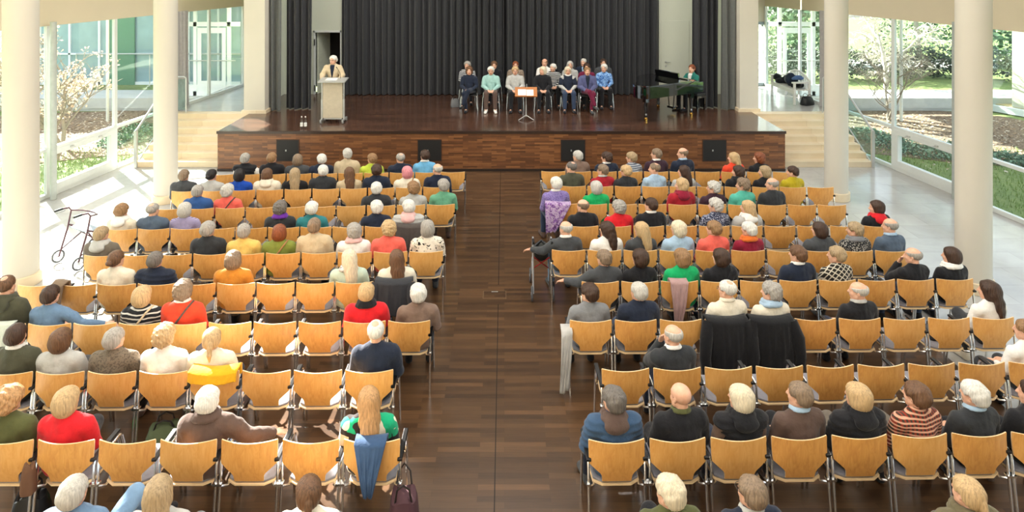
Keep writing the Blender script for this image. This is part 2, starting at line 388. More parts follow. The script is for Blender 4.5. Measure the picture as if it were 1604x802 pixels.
# curtains on the stage
def curtain(name, x0, x1, y, z0, z1, fold, amp, mat, label, seed=1, along=None, group=None, cat='curtain'):
    rr = random.Random(seed); nx = int((x1 - x0) / fold * 10); ph = 0; xs = []
    g = []
    for i in range(nx + 1):
        t = i / nx; ph += 2 * math.pi / 10 * rr.uniform(.6, 1.4)
        g.append((x0 + (x1 - x0) * t, math.sin(ph) * amp + .35 * amp * math.sin(ph * .37 + seed), ph))
    m = MB(); nz = 14
    for th in (0, .012):
        for j in range(nz + 1):
            tz = j / nz; z = z0 + (z1 - z0) * tz
            for (x, dy, p) in g:
                k = 1.12 - .3 * tz
                m.v.append((x + .02 * math.sin(p * .5 + tz * 3), y + dy * k + th, z))
    W = nx + 1; T = W * (nz + 1)
    for j in range(nz):
        for i in range(nx):
            a = j * W + i; m.f.append((a, a + 1, a + 1 + W, a + W)); m.f.append((T + a + W, T + a + 1 + W, T + a + 1, T + a)); m.mi += [0, 0]
    for i in range(nx): m.f.append((i + 1, i, T + i, T + i + 1)); m.f.append((nz * W + i, nz * W + i + 1, T + nz * W + i + 1, T + nz * W + i)); m.mi += [0, 0]
    for j in range(nz):
        a = j * W; m.f.append((a, a + W, T + a + W, T + a)); a += nx; m.f.append((a + W, a, T + a, T + a + W)); m.mi += [0, 0]
    o = m.build(name, mat, None, smooth=True)
    if along: o.location = along[0]; o.rotation_euler = (0, 0, along[1])
    tag(o, label, cat, group); return o
M_CURT = fabric('anthracite', '303134'); M_CURTG = fabric('curtain grey', '60625f'); M_CURTL = fabric('light grey curtain', 'aaa6a4')
curtain('curtain', -5.3, -.02, 20.72, SH + .02, CEIL - .1, .22, .11, M_CURT, 'dark grey pleated backdrop curtain, left half, reaching the middle of the stage', 3)
curtain('curtain', .02, 5.02, 20.76, SH + .02, CEIL - .1, .22, .11, M_CURT, 'dark grey pleated backdrop curtain, right half, behind the seated choir', 9)
curtain('curtain', -6.78, -6.42, 18.35, SH + .02, CEIL - .1, .2, .06, M_CURTG, 'narrow mid grey side curtain against the left pier of the stage', 5)
curtain('curtain', -6.38, -5.62, 18.6, SH + .02, CEIL - .1, .2, .09, M_CURT, 'dark side curtain left of the open door behind the speaker', 6)
curtain('curtain', 5.52, 6.28, 18.75, SH + .02, CEIL - .1, .2, .09, M_CURT, 'dark side curtain right behind the pianist', 7)
curtain('curtain', 6.3, 6.72, 18.55, SH + .02, CEIL - .1, .2, .06, M_CURTG, 'narrow mid grey side curtain against the right pier of the stage', 8)
for s in (-1, 1):
    curtain('curtain', 0, .82, 0, SH + .02, 3.85, .16, .045, M_CURTL, 'light grey window curtain beside the glass wall on the %s platform' % ('left' if s < 0 else 'right'), 11 + s,
            along=((s * (WX(18.25) - .13), 18.25, 0), math.pi / 2 + s * math.atan(.12)))
# glass walls: modules of 2.05 m
ANG = math.atan(.12)
mods = [14.15 + 2.05 * k for k in range(-6, 5)]
for s in (-1, 1):
    side = 'left' if s < 0 else 'right'
    for i, y in enumerate(mods):
        x = s * WX(y); zb = SH if y > 18.1 else 0
        m = MB().box(-.035, .035, -.05, .05, zb, 3.8); o = struct('trim_%d' % (10 + i), m, M_FRAME); o.location = (x, y, 0); o.rotation_euler = (0, 0, s * ANG)
        o.name = 'trim_mullion_' + side
    for i in range(len(mods) - 1):
        y0, y1 = mods[i], mods[i + 1]; zb = SH if y1 > 18.5 else 0
        L = (y1 - y0) / math.cos(ANG)
        wroot = empty('window_%d' % (i + 1 + (20 if s > 0 else 0)), (s * WX(y0), y0, 0), s * ANG); wroot['kind'] = 'structure'
        MB().box(-.006, .006, .05, L - .05, zb + .05, 3.8).build('glass', M_GLASS, wroot)
        f = MB().box(-.045, .045, .04, L - .04, zb, zb + .09)
        if zb == 0: f.box(-.05, .05, .04, L - .04, 1.03, 1.10)
        sash = abs(y0 - 14.15) < .2 or abs(y0 - 10.05) < .2
        f.build('window_frame', M_FRAME, wroot)
        if sash:
            q = MB(); h0, h1 = .09, 1.03
            q.box(-.06, .06, .05, L - .05, h0, h0 + .17).box(-.06, .06, .05, L - .05, h1 - .12, h1).box(-.06, .06, .05, .2, h0 + .17, h1 - .12).box(-.06, .06, L - .2, L - .05, h0 + .17, h1 - .12)
            q.build('sash', M_FRAME, wroot)
            xx = -s * .075
            for yy in (L * .3, L * .72):
                MB().box(xx - .012, xx + .012, yy - .05, yy + .05, h1 - .07, h1 - .04).tube([(xx, yy, h1 - .05), (xx - s * .02, yy + .09, h1 - .09)], .009).build('window_handle', M_STEEL, wroot)
    # wall above the glass with high windows
    def panel(y0, y1, z0, z1, mb, th=.12):
        a, b_ = WX(y0), WX(y1)
        mb.v += [(s * a, y0, z0), (s * (a + th), y0, z0), (s * (b_ + th), y1, z0), (s * b_, y1, z0), (s * a, y0, z1), (s * (a + th), y0, z1), (s * (b_ + th), y1, z1), (s * b_, y1, z1)]
        b = len(mb.v) - 8
        for q in ((3, 2, 1, 0), (4, 5, 6, 7), (0, 1, 5, 4), (1, 2, 6, 5), (2, 3, 7, 6), (3, 0, 4, 7)): mb.f.append(tuple(b + k for k in q)); mb.mi.append(0)
    m = MB(); panel(-4, 22.5, 3.8, 6.0, m); panel(-4, 22.5, 8.3, CEIL, m); panel(-4, mods[0], 0, 3.8, m)
    panel(15.7, 22.5, 6.0, 8.3, m)  # high windows closed along here to keep sun patches off the aisle
    for y in np.arange(-2, 15.5, 2.05): panel(y - .12, y + .12, 6.0, 8.3, m)
    struct('wall_' + side, m, M_FASCIA)
    m = MB(); panel(-4, 22.5, 7.1, 7.17, m); panel(-4, 22.5, 6.0, 6.08, m); struct('trim_high_' + side, m, M_FRAME)
    # soffit end, end wall of the platform with its door
    a, b_ = sorted((s * 7.3, s * WX(22.35)))
    a2, b2 = sorted((s * 7.3, s * 8.2))
    m = MB().box(a, b_, 22.4, 22.5, 3.25, CEIL).box(a2, b2, 22.4, 22.5, SH, 3.25)
    struct('wall_end_' + side, m, M_PLASTER)
    d = empty('door_%d' % (3 if s < 0 else 4), (s * 8.25, 22.42, SH)); d['kind'] = 'structure'
    q = MB(); W = .95
    a, b_ = sorted((0, s * W)); q.box(a - .05, a + .05, -.05, .05, 0, 2.25).box(b_ - .05, b_ + .05, -.05, .05, 0, 2.25).box(a, b_, -.05, .05, 2.15, 2.25).box(a, b_, -.03, .03, 0, .12)
    q.build('door_frame', plain('grey door frame', '8e9a9e', .4), d)
    MB().box(a + .05, b_ - .05, -.006, .006, .12, 2.15).build('pane', M_GLASS, d)
    MB().tube([(a + .1, -.09, 1.02), (b_ - .1, -.09, 1.02)], .015).tube([(s * .8, -.09, 1.02), (s * .8, -.03, 1.02)], .012).tube([(s * .1, -.09, 1.02), (s * .1, -.03, 1.02)], .012).build('door_handle', M_WHITE, d)
    # steel posts
    for y in ((14.05,) if True else ()):
        o = MB().lathe([(.065, 0), (.065, 3.9)], (0, 0, 0), 20).build('steel_post', plain('grey painted steel', 'a9aeaa', .4), None, smooth=True); o.location = (s * (WX(y) - .22), y, 0); o['kind'] = 'structure'
    # stair balustrade
    bal = empty('stair_railing', (s * 9.42, 16.32, 0)); tag(bal, 'glass stair railing with steel handrail beside the %s steps' % side, 'railing', 'railings at the side stairs')
    MB().box(-.035, .035, -.035, .035, 0, .93).build('post', M_STEEL, bal)
    MB().box(-.03, .03, 1.70, 1.76, SH, 2.0).build('post', M_STEEL, bal)
    MB().tube([(0, -.02, .93), (0, .06, .96), (0, 1.73, 1.98)], .026).build('handrail', M_STEEL, bal)
    q = MB(); q.v += [(sx, yy, zz) for sx in (-.006, .006) for (yy, zz) in ((.05, .12), (1.70, 1.10), (1.70, 1.92), (.05, .90))]
    q.f += [(0, 1, 2, 3), (7, 6, 5, 4), (0, 4, 5, 1), (1, 5, 6, 2), (2, 6, 7, 3), (3, 7, 4, 0)]; q.mi += [0] * 6
    q.build('glass_panel', M_GLASSB, bal)
    MB().tube([(0, .04, .08), (0, 1.7, 1.07)], .02).build('bottom_rail', M_STEEL, bal)
    rl = empty('platform_railing', (s * 9.05, 18.15, SH)); tag(rl, 'short grey railing in front of the window curtain on the %s platform' % side, 'railing')
    MB().tube([(-s * 0, 0, 0), (0, 0, .98), (s * .05, 0, 1.02), (s * .38, 0, 1.02)], .018).build('post', M_STEEL, rl)
    MB().tube([(s * .36, 0, 0), (s * .36, 0, 1.0)], .018).build('post', M_STEEL, rl)
    MB().box(min(s * .03, s * .33), max(s * .03, s * .33), -.005, .005, .08, .95).build('glass_panel', M_GLASSB, rl)
    # small box on the column side
    # roller guide seen between column and fascia

# ------------------------------------------------------------------ outdoors
def outdoor():
    m, n, l, b = newmat('lawn'); v = coord(n, l); t = noise(n, l, v, 1.2, 6, .7); t2 = noise(n, l, v, 24, 3)
    mx = n.new('ShaderNodeMix'); mx.data_type = 'RGBA'; mx.inputs[0].default_value = .45
    l.new(t.outputs[0], mx.inputs[6]); l.new(t2.outputs[0], mx.inputs[7])
    l.new(ramp(n, l, mx.outputs[2], [(.3, lin('56693a')), (.5, lin('74874a')), (.7, lin('969b62'))]), b.inputs['Base Color'])
    b.inputs['Roughness'].default_value = .9; bump(n, l, b, t2.outputs[0], .8, .04)
    g = MB().quad([(-90, -40, -.32), (90, -40, -.32), (90, 120, -.32), (-90, 120, -.32)]) or None
    mb = MB(); ny, nx = 30, 20
    for s in (-1, 1):
        mb.box(*sorted((s * 10.0, s * 60)), -30, 70, -.35, -.03)
    mb.box(-10, 10, 22.6, 70, -.35, -.03)
    gr = mb.build('lawn', m); gr['kind'] = 'structure'; gr.name = 'ground_lawn'
    m2, n, l, b = newmat('leaf litter bed'); v = coord(n, l); t = noise(n, l, v, 16, 5, .7)
    l.new(ramp(n, l, t.outputs[0], [(.3, lin('4d3f33')), (.5, lin('7d6b58')), (.62, lin('a08c76')), (.75, lin('c9bcab'))]), b.inputs['Base Color'])
    b.inputs['Roughness'].default_value = .95; bump(n, l, b, t.outputs[0], .9, .05)
    for s in (-1, 1):
        rr = random.Random(5 + s); pts = []
        for k in range(26):
            a = 2 * math.pi * k / 26; pts.append((s * (13.8 + 4.6 * math.cos(a) * rr.uniform(.92, 1.08)), 19.9 + 3.3 * math.sin(a) * rr.uniform(.9, 1.1)))
        if s < 0: pts = pts[::-1]
        o = MB().prism(pts, -.03, -.012).build('ground_bed', m2); o['kind'] = 'structure'
    # fallen leaves: nobody could count them
    lm = [plain('dry leaf', 'a58a6c', .8), plain('pale leaf', 'd2c6b4', .8), plain('dark leaf', '5d4838', .8), plain('green tuft', '7d9350', .8)]
    for s in (-1, 1):
        rr = random.Random(50 + s); mb = MB()
        for k in range(5200):
            x = s * rr.uniform(9.9, 17.5); y = rr.uniform(15.8, 22.8)
            if rr.random() > 1.1 * math.exp(-((abs(x) - 13.5) / 3.6) ** 2 - ((y - 20) / 2.6) ** 2) or abs(x) < WX(y) + .2: continue
            r_ = rr.uniform(.02, .055); a = rr.uniform(0, 6.28); z = rr.uniform(-.01, .02); tl = rr.uniform(-.02, .03)
            c, q = math.cos(a) * r_, math.sin(a) * r_
            mb.quad([(x - c, y - q, z), (x + q * .6, y - c * .6, z + tl), (x + c, y + q, z + .01), (x - q * .6, y + c * .6, z)], rr.choice((0, 0, 1, 1, 2)))
        o = mb.build('leaf_litter', lm); tag(o, 'dry fallen leaves scattered over the flower bed outside the %s windows' % ('left' if s < 0 else 'right'), 'leaves', kind='stuff')
        mb = MB()
        for k in range(9000):
            x = s * rr.uniform(9.6, 17.5); y = rr.uniform(9, 18.2)
            if abs(x) < WX(y) + .12: continue
            a = rr.uniform(0, 6.28); h = rr.uniform(.03, .09); dx, dy = math.cos(a) * .012, math.sin(a) * .012
            mb.quad([(x - dx, y - dy, -.03), (x + dx, y + dy, -.03), (x + rr.uniform(-.03, .03), y + rr.uniform(-.03, .03), h)], 3)
        o = mb.build('grass', lm); tag(o, 'short green grass blades outside the %s windows' % ('left' if s < 0 else 'right'), 'grass', kind='stuff')
    # terraces
    conc = plain('terrace concrete', 'b9bcbb', .85, scale=4); pave = plain('bright paving', 'd9d7cf', .8, scale=3)
    for s in (-1, 1):
        o = MB().box(*sorted((s * 9.6, s * 40)), 23.0, 24.6, .08, .45).box(*sorted((s * 9.6, s * 40)), 23.05, 24.6, -.05, .08).build('terrace', conc); o['kind'] = 'structure'; o.name = 'ground_terrace'
        o = MB().box(*sorted((s * 9.6, s * 60)), 33.0, 36.0, -.02, .06).build('path', pave); o['kind'] = 'structure'; o.name = 'ground_path'
    # vestibules beside the platforms: white framed glass doors facing the hall
    wf = plain('white window frame', 'e3ebf0', .4, var=.01)
    for s in (-1, 1):
        side = 'left' if s < 0 else 'right'
        r = empty('glass_vestibule', (s * 10.75, 23.5, .45)); tag(r, 'white-framed glass door with a wide upper light, outside beyond the %s platform' % side, 'door')
        q = MB()
        for x in (-.62, .62, -1.3, 1.3): q.box(x - .06, x + .06, -.05, .05, 0, 3.6)
        for z in (0, 2.55, 3.5): q.box(-1.3, 1.3, -.05, .05, z, z + .16)
        q.box(-1.3, 1.3, -.04, .04, .16, .4)
        q.build('frame', wf, r)
        MB().box(-.56, .56, -.008, .008, .4, 2.55).build('pane', M_GLASS, r); MB().box(-.56, .56, -.008, .008, 2.71, 3.5).build('pane', M_GLASS, r)
        d = MB().box(-.52, -.38, -.07, -.04, .3, 2.5).box(.38, .52, -.07, -.04, .3, 2.5).box(-.38, .38, -.07, -.04, .3, .55).box(-.38, .38, -.07, -.04, 2.3, 2.5).build('door_leaf', wf, r)
        MB().tube([(-.9, -.12, 1.3), (.9, -.12, 1.3)], .02).build('push_bar', M_STEEL, r)
    for s in (-1, 1):  # canopies added to block sun from the platform, mirrored on the right
        r = empty('shade_canopy', (s * 11.6, 23.6, 3.86)); tag(r, 'added flat white sun-shading canopy outside beyond the %s platform' % ('left' if s < 0 else 'right'), 'canopy')
        MB().box(-1.95 if s < 0 else -1.75, 1.75 if s < 0 else 1.95, -2.4, 3.4, 0, .2).build('slab', M_WHITE, r)
        MB().tube([(s * 1.7, 3.2, -3.4), (s * 1.7, 3.2, 0)], .06, 12).tube([(s * 1.7, -2.2, -3.86), (s * 1.7, -2.2, 0)], .05, 12).build('post', M_FRAME, r)
    # left neighbour building: white rendered wall blocks, glazing, green door panel, roof
    b1 = empty('garden_building', (-16, 26.6, .3)); tag(b1, 'white garden building with blue glazing and a green door, seen through the left windows', 'building')
    q = MB().box(-9, -4.6, 0, .3, 0, 5).box(-4.6, 6.5, 0, .3, 3.4, 5.2).box(-9, 6.5, 0, 6, 5.0, 5.2).box(-9, -8.7, 0, 6, 0, 5); q.build('wall', plain('white render', 'e9ecec', .85), b1)
    q = MB(); [q.box(x - .04, x + .04, -.02, .14, 0, 3.4) for x in np.arange(-4.6, 6.6, 1.24)]; q.box(-4.6, 6.5, -.02, .14, 0, .12).box(-4.6, 6.5, -.02, .14, 1.25, 1.32); q.build('window_frame', wf, b1)
    q = MB().box(-4.6, 6.5, .05, .07, .1, 3.4); q.build('pane', plain('bluish glazing', '8fa9b4', .06, 0, .8, .15, 1.2), b1)
    q = MB().box(-.5, .62, -.06, .0, 0, 3.3); q.build('door', plain('green door panel', '5f8a72', .35), b1)
    q = MB().tube([(-1.5, -.5, 1.35), (6, -.5, 1.35)], .03)
    for x in np.arange(-1.5, 6.1, 1.5): q.tube([(x, -.5, 0), (x, -.5, 1.35)], .02)
    q.build('railing', M_STEEL, b1)
    # right: building wing with glass front and a stool inside
    b2 = empty('glazed_wing', (17.9, 22.3, 0), R(24)); tag(b2, 'glazed building wing with white base rail, at the right edge outside', 'building')
    # front runs towards the camera along local -y
    q = MB().box(-.1, .25, -12, 1.5, 0, .22).box(-.1, .1, -12, 1.5, 4.3, 4.8); [q.box(-.06, .06, y - .05, y + .05, .2, 4.4) for y in np.arange(-11.5, 1.6, 2.1)]
    q.build('window_frame', wf, b2); MB().box(-.01, .01, -12, 1.5, .22, 4.3).build('pane', M_GLASS, b2)
    MB().box(.1, 6, -12, 1.5, .15, .25).build('floor_slab', plain('oak floor', 'c9b48a', .4), b2); MB().box(0, 6, -12, 1.5, 4.3, 4.8).build('roof', M_WHITE, b2)
    MB().box(5.9, 6.1, -12, 1.5, .2, 4.3).box(.1, .5, -.2, .2, .25, 4.3).build('wall', M_PLASTER, b2)
    st = empty('stool', (19.0, 22.6, .25), R(24)); st.location = b2.matrix_basis @ Vector((1.0, -.3, .25)) if False else (18.95, 22.35, .25)
    tag(st, 'blue-grey upholstered cube stool inside the glazed wing at the right edge', 'stool')
    MB().box(-.5, .5, -.35, .35, .17, .62).build('seat', fabric('blue grey', '5f7b86'), st, bevel=.03)
    for x, y in ((-.4, -.28), (.4, -.28), (-.4, .28), (.4, .28)): MB().tube([(x, y, 0), (x * .9, y * .9, .18)], [.015, .025]).build('leg', plain('stool wood', 'c28e55', .5), st)
    # hedge and trees
    def foliage(name, blobs, n_, size, mats, seed, parent=None):
        rr = random.Random(seed); mb = MB()
        for k in range(n_):
            c, r = rr.choice(blobs); 
            d = Vector((rr.gauss(0, 1), rr.gauss(0, 1), rr.gauss(0, 1))).normalized() * rr.uniform(.55, 1.0)
            p = Vector(c) + Vector((d.x * r[0], d.y * r[1], d.z * r[2]))
            u = Vector((rr.gauss(0, 1), rr.gauss(0, 1), rr.gauss(0, 1))).normalized(); wv = u.orthogonal().normalized(); s_ = size * rr.uniform(.6, 1.4)
            mb.quad([p - u * s_, p + wv * s_ * .6, p + u * s_, p - wv * s_ * .6], rr.randrange(len(mats)))
        return mb.build(name, mats, parent)
    hm = [plain('hedge leaf a', '343d31', .8), plain('hedge leaf b', '475245', .8), plain('hedge leaf c', '5a6656', .8)]
    hd = foliage('hedge', [((x, 30.0 + .3 * math.sin(x), .75), (1.1, .8, .8)) for x in np.arange(12, 34, .8)], 12000, .08, hm, 3)
    tag(hd, 'long dark clipped hedge behind the bright path outside the right windows', 'hedge')
    gc = foliage('ground_cover', [((x, y, .05), (.7, .6, .2)) for x, y in ((11.6, 17.6), (12.4, 17.1), (13.2, 16.9), (11.2, 18.4), (12.6, 17.9), (13.8, 16.4), (11, 19.4))], 5200, .045, [plain('glossy leaf a', '4f6e55', .5), plain('glossy leaf b', '7c9a80', .5), plain('glossy leaf c', '3c5844', .5)], 8)
    tag(gc, 'low evergreen ground cover planting close outside the right windows', 'plants', kind='stuff')
    gc = foliage('ground_cover', [((-x, y, .05), (.6, .6, .22)) for x, y in ((10.9, 19.2), (11.4, 19.9), (10.7, 20.4), (11.2, 18.6))], 3000, .04, [MATS['glossy leaf a'], MATS['glossy leaf c'], MATS['glossy leaf b']], 9)
    tag(gc, 'low evergreen ground cover planting close outside the left windows', 'plants', kind='stuff')
    bark = plain('grey bark', '8c857a', .9); bark2 = plain('pale bark', 'b9b3a8', .9)
    def tree(name, loc, h, spread, seed, levels=4, r0=.09, mat=bark, nb=4, weep=0, up=.6):
        rr = random.Random(seed); root = empty(name, loc); mb = MB(); tips = []
        def br(p, d, L, r, lv):
            pts = [p]; q = p.copy(); dd = d.copy()
            for k in range(4):
                dd = (dd + Vector((rr.uniform(-.18, .18), rr.uniform(-.18, .18), rr.uniform(-.1, .14) - weep * (levels - lv) * .12))).normalized()
                q = q + dd * L / 4; pts.append(q.copy())
            mb.tube(pts, [r * (1 - .13 * k) for k in range(5)], 6 if lv > 1 else 4)
            if lv == 0: tips.extend(pts[1:]); return
            for k in range(nb):
                t = rr.randint(1, 4); a = rr.uniform(0, 6.28)
                nd = (dd * up + Vector((math.cos(a), math.sin(a), rr.uniform(.1, .7))) * spread).normalized()
                br(pts[t], nd, L * rr.uniform(.55, .75), r * .55, lv - 1)
        for k in range(3 if r0 < .1 else 1):
            a = rr.uniform(0, 6.28)
            br(Vector((0, 0, -.05)), Vector((math.cos(a) * .35, math.sin(a) * .35, 1)).normalized() if r0 < .1 else Vector((0, 0, 1)), h * .45, r0, levels)
        mb.build('trunk', mat, root, smooth=True); return root, tips
    # magnolia in bloom
    t, tips = tree('magnolia_tree', (-12.6, 18.2, 0), 4.4, .75, 4, 3, .06, bark, 5)
    tag(t, 'pale-flowering bare magnolia tree close outside the left windows', 'tree')
    foliage('blossom', [(tuple(p), (.14, .14, .14)) for p in random.Random(1).sample(tips, min(400, len(tips)))], 2300, .04, [plain('blossom', 'f3e3d2', .7), plain('blossom rose', 'e8cdb9', .7)], 4, t)
    t, tips = tree('magnolia_tree', (-11.6, 13.4, 0), 4.2, .7, 14, 3, .05, bark, 4)
    tag(t, 'flowering magnolia tree at the left edge behind the big column', 'tree')
    foliage('blossom', [(tuple(p), (.14, .14, .14)) for p in random.Random(2).sample(tips, min(200, len(tips)))], 900, .04, [MATS['blossom'], MATS['blossom rose']], 5, t)
    t, tips = tree('bare_shrub', (12.9, 21.5, 0), 3.6, .9, 21, 4, .035, plain('twig brown', '8a7f72', .9), 4, 0, .5)
    tag(t, 'bare multi-stemmed shrub in the flower bed outside the right windows', 'shrub')
    t, tips = tree('weeping_tree', (15.2, 25.4, 0), 5.4, 1.1, 33, 4, .11, bark2, 5, .55, .7)
    tag(t, 'bare weeping tree with fine pale branches outside the right windows', 'tree')
    rr = random.Random(77)
    conif = [plain('conifer a', '4e6a48', .85), plain('conifer b', '7b9870', .85), plain('conifer c', '9db38f', .85)]
    k = 0
    for s in (-1, 1):
        for x, y, h in ((13, 38, 10), (18.5, 41, 12), (24, 37, 11), (30, 42, 13), (37, 38, 12), (16, 34.5, 8), (27, 33.8, 8.5)):
            if s < 0 and y < 35: y += 3
            root, tips = tree('garden_tree', (s * x, y, 0), h, .5, 100 + k, 2, .17, bark2, 5, 0, 1.0)
            foliage('crown', [((0, 0, h * q), (h * .22 * (1.15 - q * .6), h * .22 * (1.15 - q * .6), h * .16)) for q in (.08, .2, .35, .5, .65, .8, .95)] + [((h * .12, -.5, h * .5), (h * .15, h * .12, h * .2))], 3400, .15, conif, 200 + k, root)
            tag(root, 'pale green garden tree far outside the %s windows, %s' % ('left' if s < 0 else 'right', ('nearest the hall axis', 'second from the hall axis', 'third from the hall axis', 'fourth from the hall axis', 'farthest from the hall axis', 'in front, near the path', 'in front, at the path bend')[k % 7]), 'tree', 'background garden trees')
            k += 1
outdoor()

# ------------------------------------------------------------------ furniture on the stage
def Y(py, z, ): return (CAMZ - z) * F / (py - HY)
def Xp(px, y): return (px - VX) * y / F
# white garden bench with coats and a bag
bn = empty('garden_bench', (8.93, 19.95, SH + .004), R(-88)); tag(bn, 'white wooden bench with curved slatted back, heaped with coats', 'bench')
q = MB(); [q.box(-.75, .75, -.24 + i * .1, -.16 + i * .1, .42, .45) for i in range(5)]; q.build('seat', M_WHITE, bn)
q = MB()
for i in range(15):
    x = -.68 + i * .097; h = .62 + .28 * math.cos(x / .72 * 1.3); q.box(x - .018, x + .018, .24, .265, .45, h)
arc = [(-.74 + i * .074, .255, .63 + .28 * math.cos((-.74 + i * .074) / .72 * 1.3)) for i in range(21)]; q.tube(arc, .03, 6); q.build('backrest', M_WHITE, bn)
for x in (-.74, .74):
    MB().box(x - .03, x + .03, -.26, -.2, 0, .66).build('leg', M_WHITE, bn); MB().box(x - .03, x + .03, .2, .26, 0, .66).build('leg', M_WHITE, bn)
    MB().box(x - .04, x + .04, -.3, .27, .64, .68).build('armrest', M_WHITE, bn)
MB().box(-.72, .72, -.25, -.21, .32, .42).build('apron', M_WHITE, bn)
# grand piano
pn = empty('grand_piano', (4.86, 18.27, SH), math.atan2(-.53, -.85) - math.pi / 2)
tag(pn, 'glossy black grand piano with music desk and brass castors, right side of the stage', 'piano')
M_PIANO = plain('piano lacquer', '0b0b0c', .04, 0, .7, .0, coat=1); M_BRASS = plain('polished brass', 'd9a650', .2, 1, var=.02)
def piano_outline(g=0):
    pts = [(.75 + g, -.18 - g), (.75 + g, .3)]; ctrl = [(.75, .3), (.75, .75), (.52, 1.0), (.18, 1.2), (-.12, 1.45), (-.2, 1.72)]
    for i in range(1, 13):
        t = i / 12; n_ = 5; x = sum(math.comb(n_, k) * (1 - t) ** (n_ - k) * t ** k * ctrl[k][0] for k in range(6)); y = sum(math.comb(n_, k) * (1 - t) ** (n_ - k) * t ** k * ctrl[k][1] for k in range(6))
        pts.append((x + g * .8, y + g * .6))
    for a in np.arange(15, 181, 20): pts.append((-.47 + .27 * math.cos(R(a)) + 0, 1.72 + (.17 + g) * math.sin(R(a))))
    pts += [(-.75 - g, 1.68), (-.75 - g, -.18 - g)]
    return pts
q = MB().prism(piano_outline(), .66, .98); q.build('body', M_PIANO, pn, bevel=.006)
q = MB().prism([p for p in piano_outline(.015) if p[1] > -.1 or True], .985, 1.005); q.v = [(x, max(y, .12), z) for x, y, z in q.v]; q.build('lid', M_PIANO, pn)
MB().box(-.76, .76, -.34, -.18, .66, .74).box(-.76, -.64, -.34, -.1, .74, .94).box(.64, .76, -.34, -.1, .74, .94).build('key_bed', M_PIANO, pn, bevel=.006)
kb = MB().box(-.62, .62, -.33, -.17, .741, .762).build('keyboard', plain('ivory keys', 'f1eee4', .3), pn)
q = MB(); [q.box(-.61 + i * .0344 - .006, -.61 + i * .0344 + .006, -.27, -.17, .762, .775) for i in range(36) if i % 7 not in (2, 6)]; q.build('black_key', M_BLACK, kb)
MB().box(-.44, .44, -.02, .03, .98, 1.22, Matrix.Rotation(R(-14), 4, 'X')).build('music_desk', M_PIANO, pn)
MB().box(-.64, .64, .03, .16, 1.0, 1.03).build('folded_lid', M_PIANO, pn, bevel=.004)
MB().box(-.14, .16, -.035, -.025, 1.0, 1.22, Matrix.Rotation(R(-14), 4, 'X')).build('sheet_music', plain('blue-white paper', 'bcd0dc', .7), pn)
for x, y in ((-.62, .0), (.62, .0), (-.4, 1.5)):
    lg = MB().prism([(x - .06, y - .06), (x + .06, y - .06), (x + .06, y + .06), (x - .06, y + .06)], .5, .66).lathe([(.045, .10), (.05, .16), (.036, .2), (.06, .5), (.06, .52)], (x, y, 0), 14).build('leg', M_PIANO, pn)
    MB().lathe([(.03, .04), (.045, .07), (.03, .1)], (x, y, 0), 12).tube([(x - .03, y, .035), (x + .03, y, .035)], .034, 12).build('castor', M_BRASS, lg)
MB().tube([(-.13, .12, .66), (-.08, .12, .16)], .014).tube([(.13, .12, .66), (.08, .12, .16)], .014).box(-.12, .12, .08, .16, .12, .18).tube([(-.1, .16, .62), (-.02, .5, .66)], .01).build('pedal_lyre', M_PIANO, pn)
for x in (-.06, 0, .06): MB().box(x - .012, x + .012, .0, .09, .10, .115).build('pedal', M_BRASS, pn)
pb = empty('piano_bench', (5.50, 18.72, SH), math.atan2(-.53, -.85) - math.pi / 2); tag(pb, 'black upholstered piano bench with square legs under the pianist', 'bench')
MB().box(-.36, .36, -.18, .18, .42, .5).build('seat', plain('black leather', '1a1a1b', .4), pb, bevel=.015); MB().box(-.36, .36, -.18, .18, .36, .42).build('frame', M_PIANO, pb)
for x in (-.33, .33):
    for y in (-.15, .15): MB().box(x - .022, x + .022, y - .022, y + .022, 0, .37).build('leg', M_PIANO, pb)
# lectern
lc = empty('lectern', (Xp(521.5, 16.95), 16.95, SH)); tag(lc, 'height-adjustable lectern with beige front panel on castors', 'lectern')
MB().box(-.26, .26, -.03, -.01, .13, 1.1).build('front_panel', plain('beige panel', 'c8bba4', .6), lc)
for s in (-1, 1):
    MB().box(s * .29 - .022, s * .29 + .022, -.02, .03, .09, .62).box(s * .29 - .014, s * .29 + .014, -.012, .022, .62, 1.12).build('post', M_STEEL, lc)
    MB().box(s * .29 - .02, s * .29 + .02, -.16, .3, .06, .1).build('foot', M_STEEL, lc)
    for y in (-.12, .26): MB().tube([(s * .29 - .02, y, .037), (s * .29 + .02, y, .037)], .036, 12).build('castor', plain('castor grey', '9a9c9c', .5), lc)
q = MB().box(-.36, .36, -.06, .38, 1.10, 1.125, Matrix.Rotation(R(6), 4, 'X')).build('top', M_STEEL, lc)
MB().tube([(.16, .15, 1.1), (.16, .15, 1.26), (.1, .19, 1.36), (.04, .24, 1.42)], .006).tube([(.05, .235, 1.41), (.02, .255, 1.44)], .012).build('microphone', M_BLACK, lc)
MB().box(-.20, .1, .05, .3, 1.127, 1.13, Matrix.Rotation(R(6), 4, 'X')).build('manuscript', M_WHITE, lc)
MB().box(-.24, .0, .02, .08, .09, .115).box(-.24, .24, -.02, .0, .09, .12).build('crossbar', M_STEEL, lc)
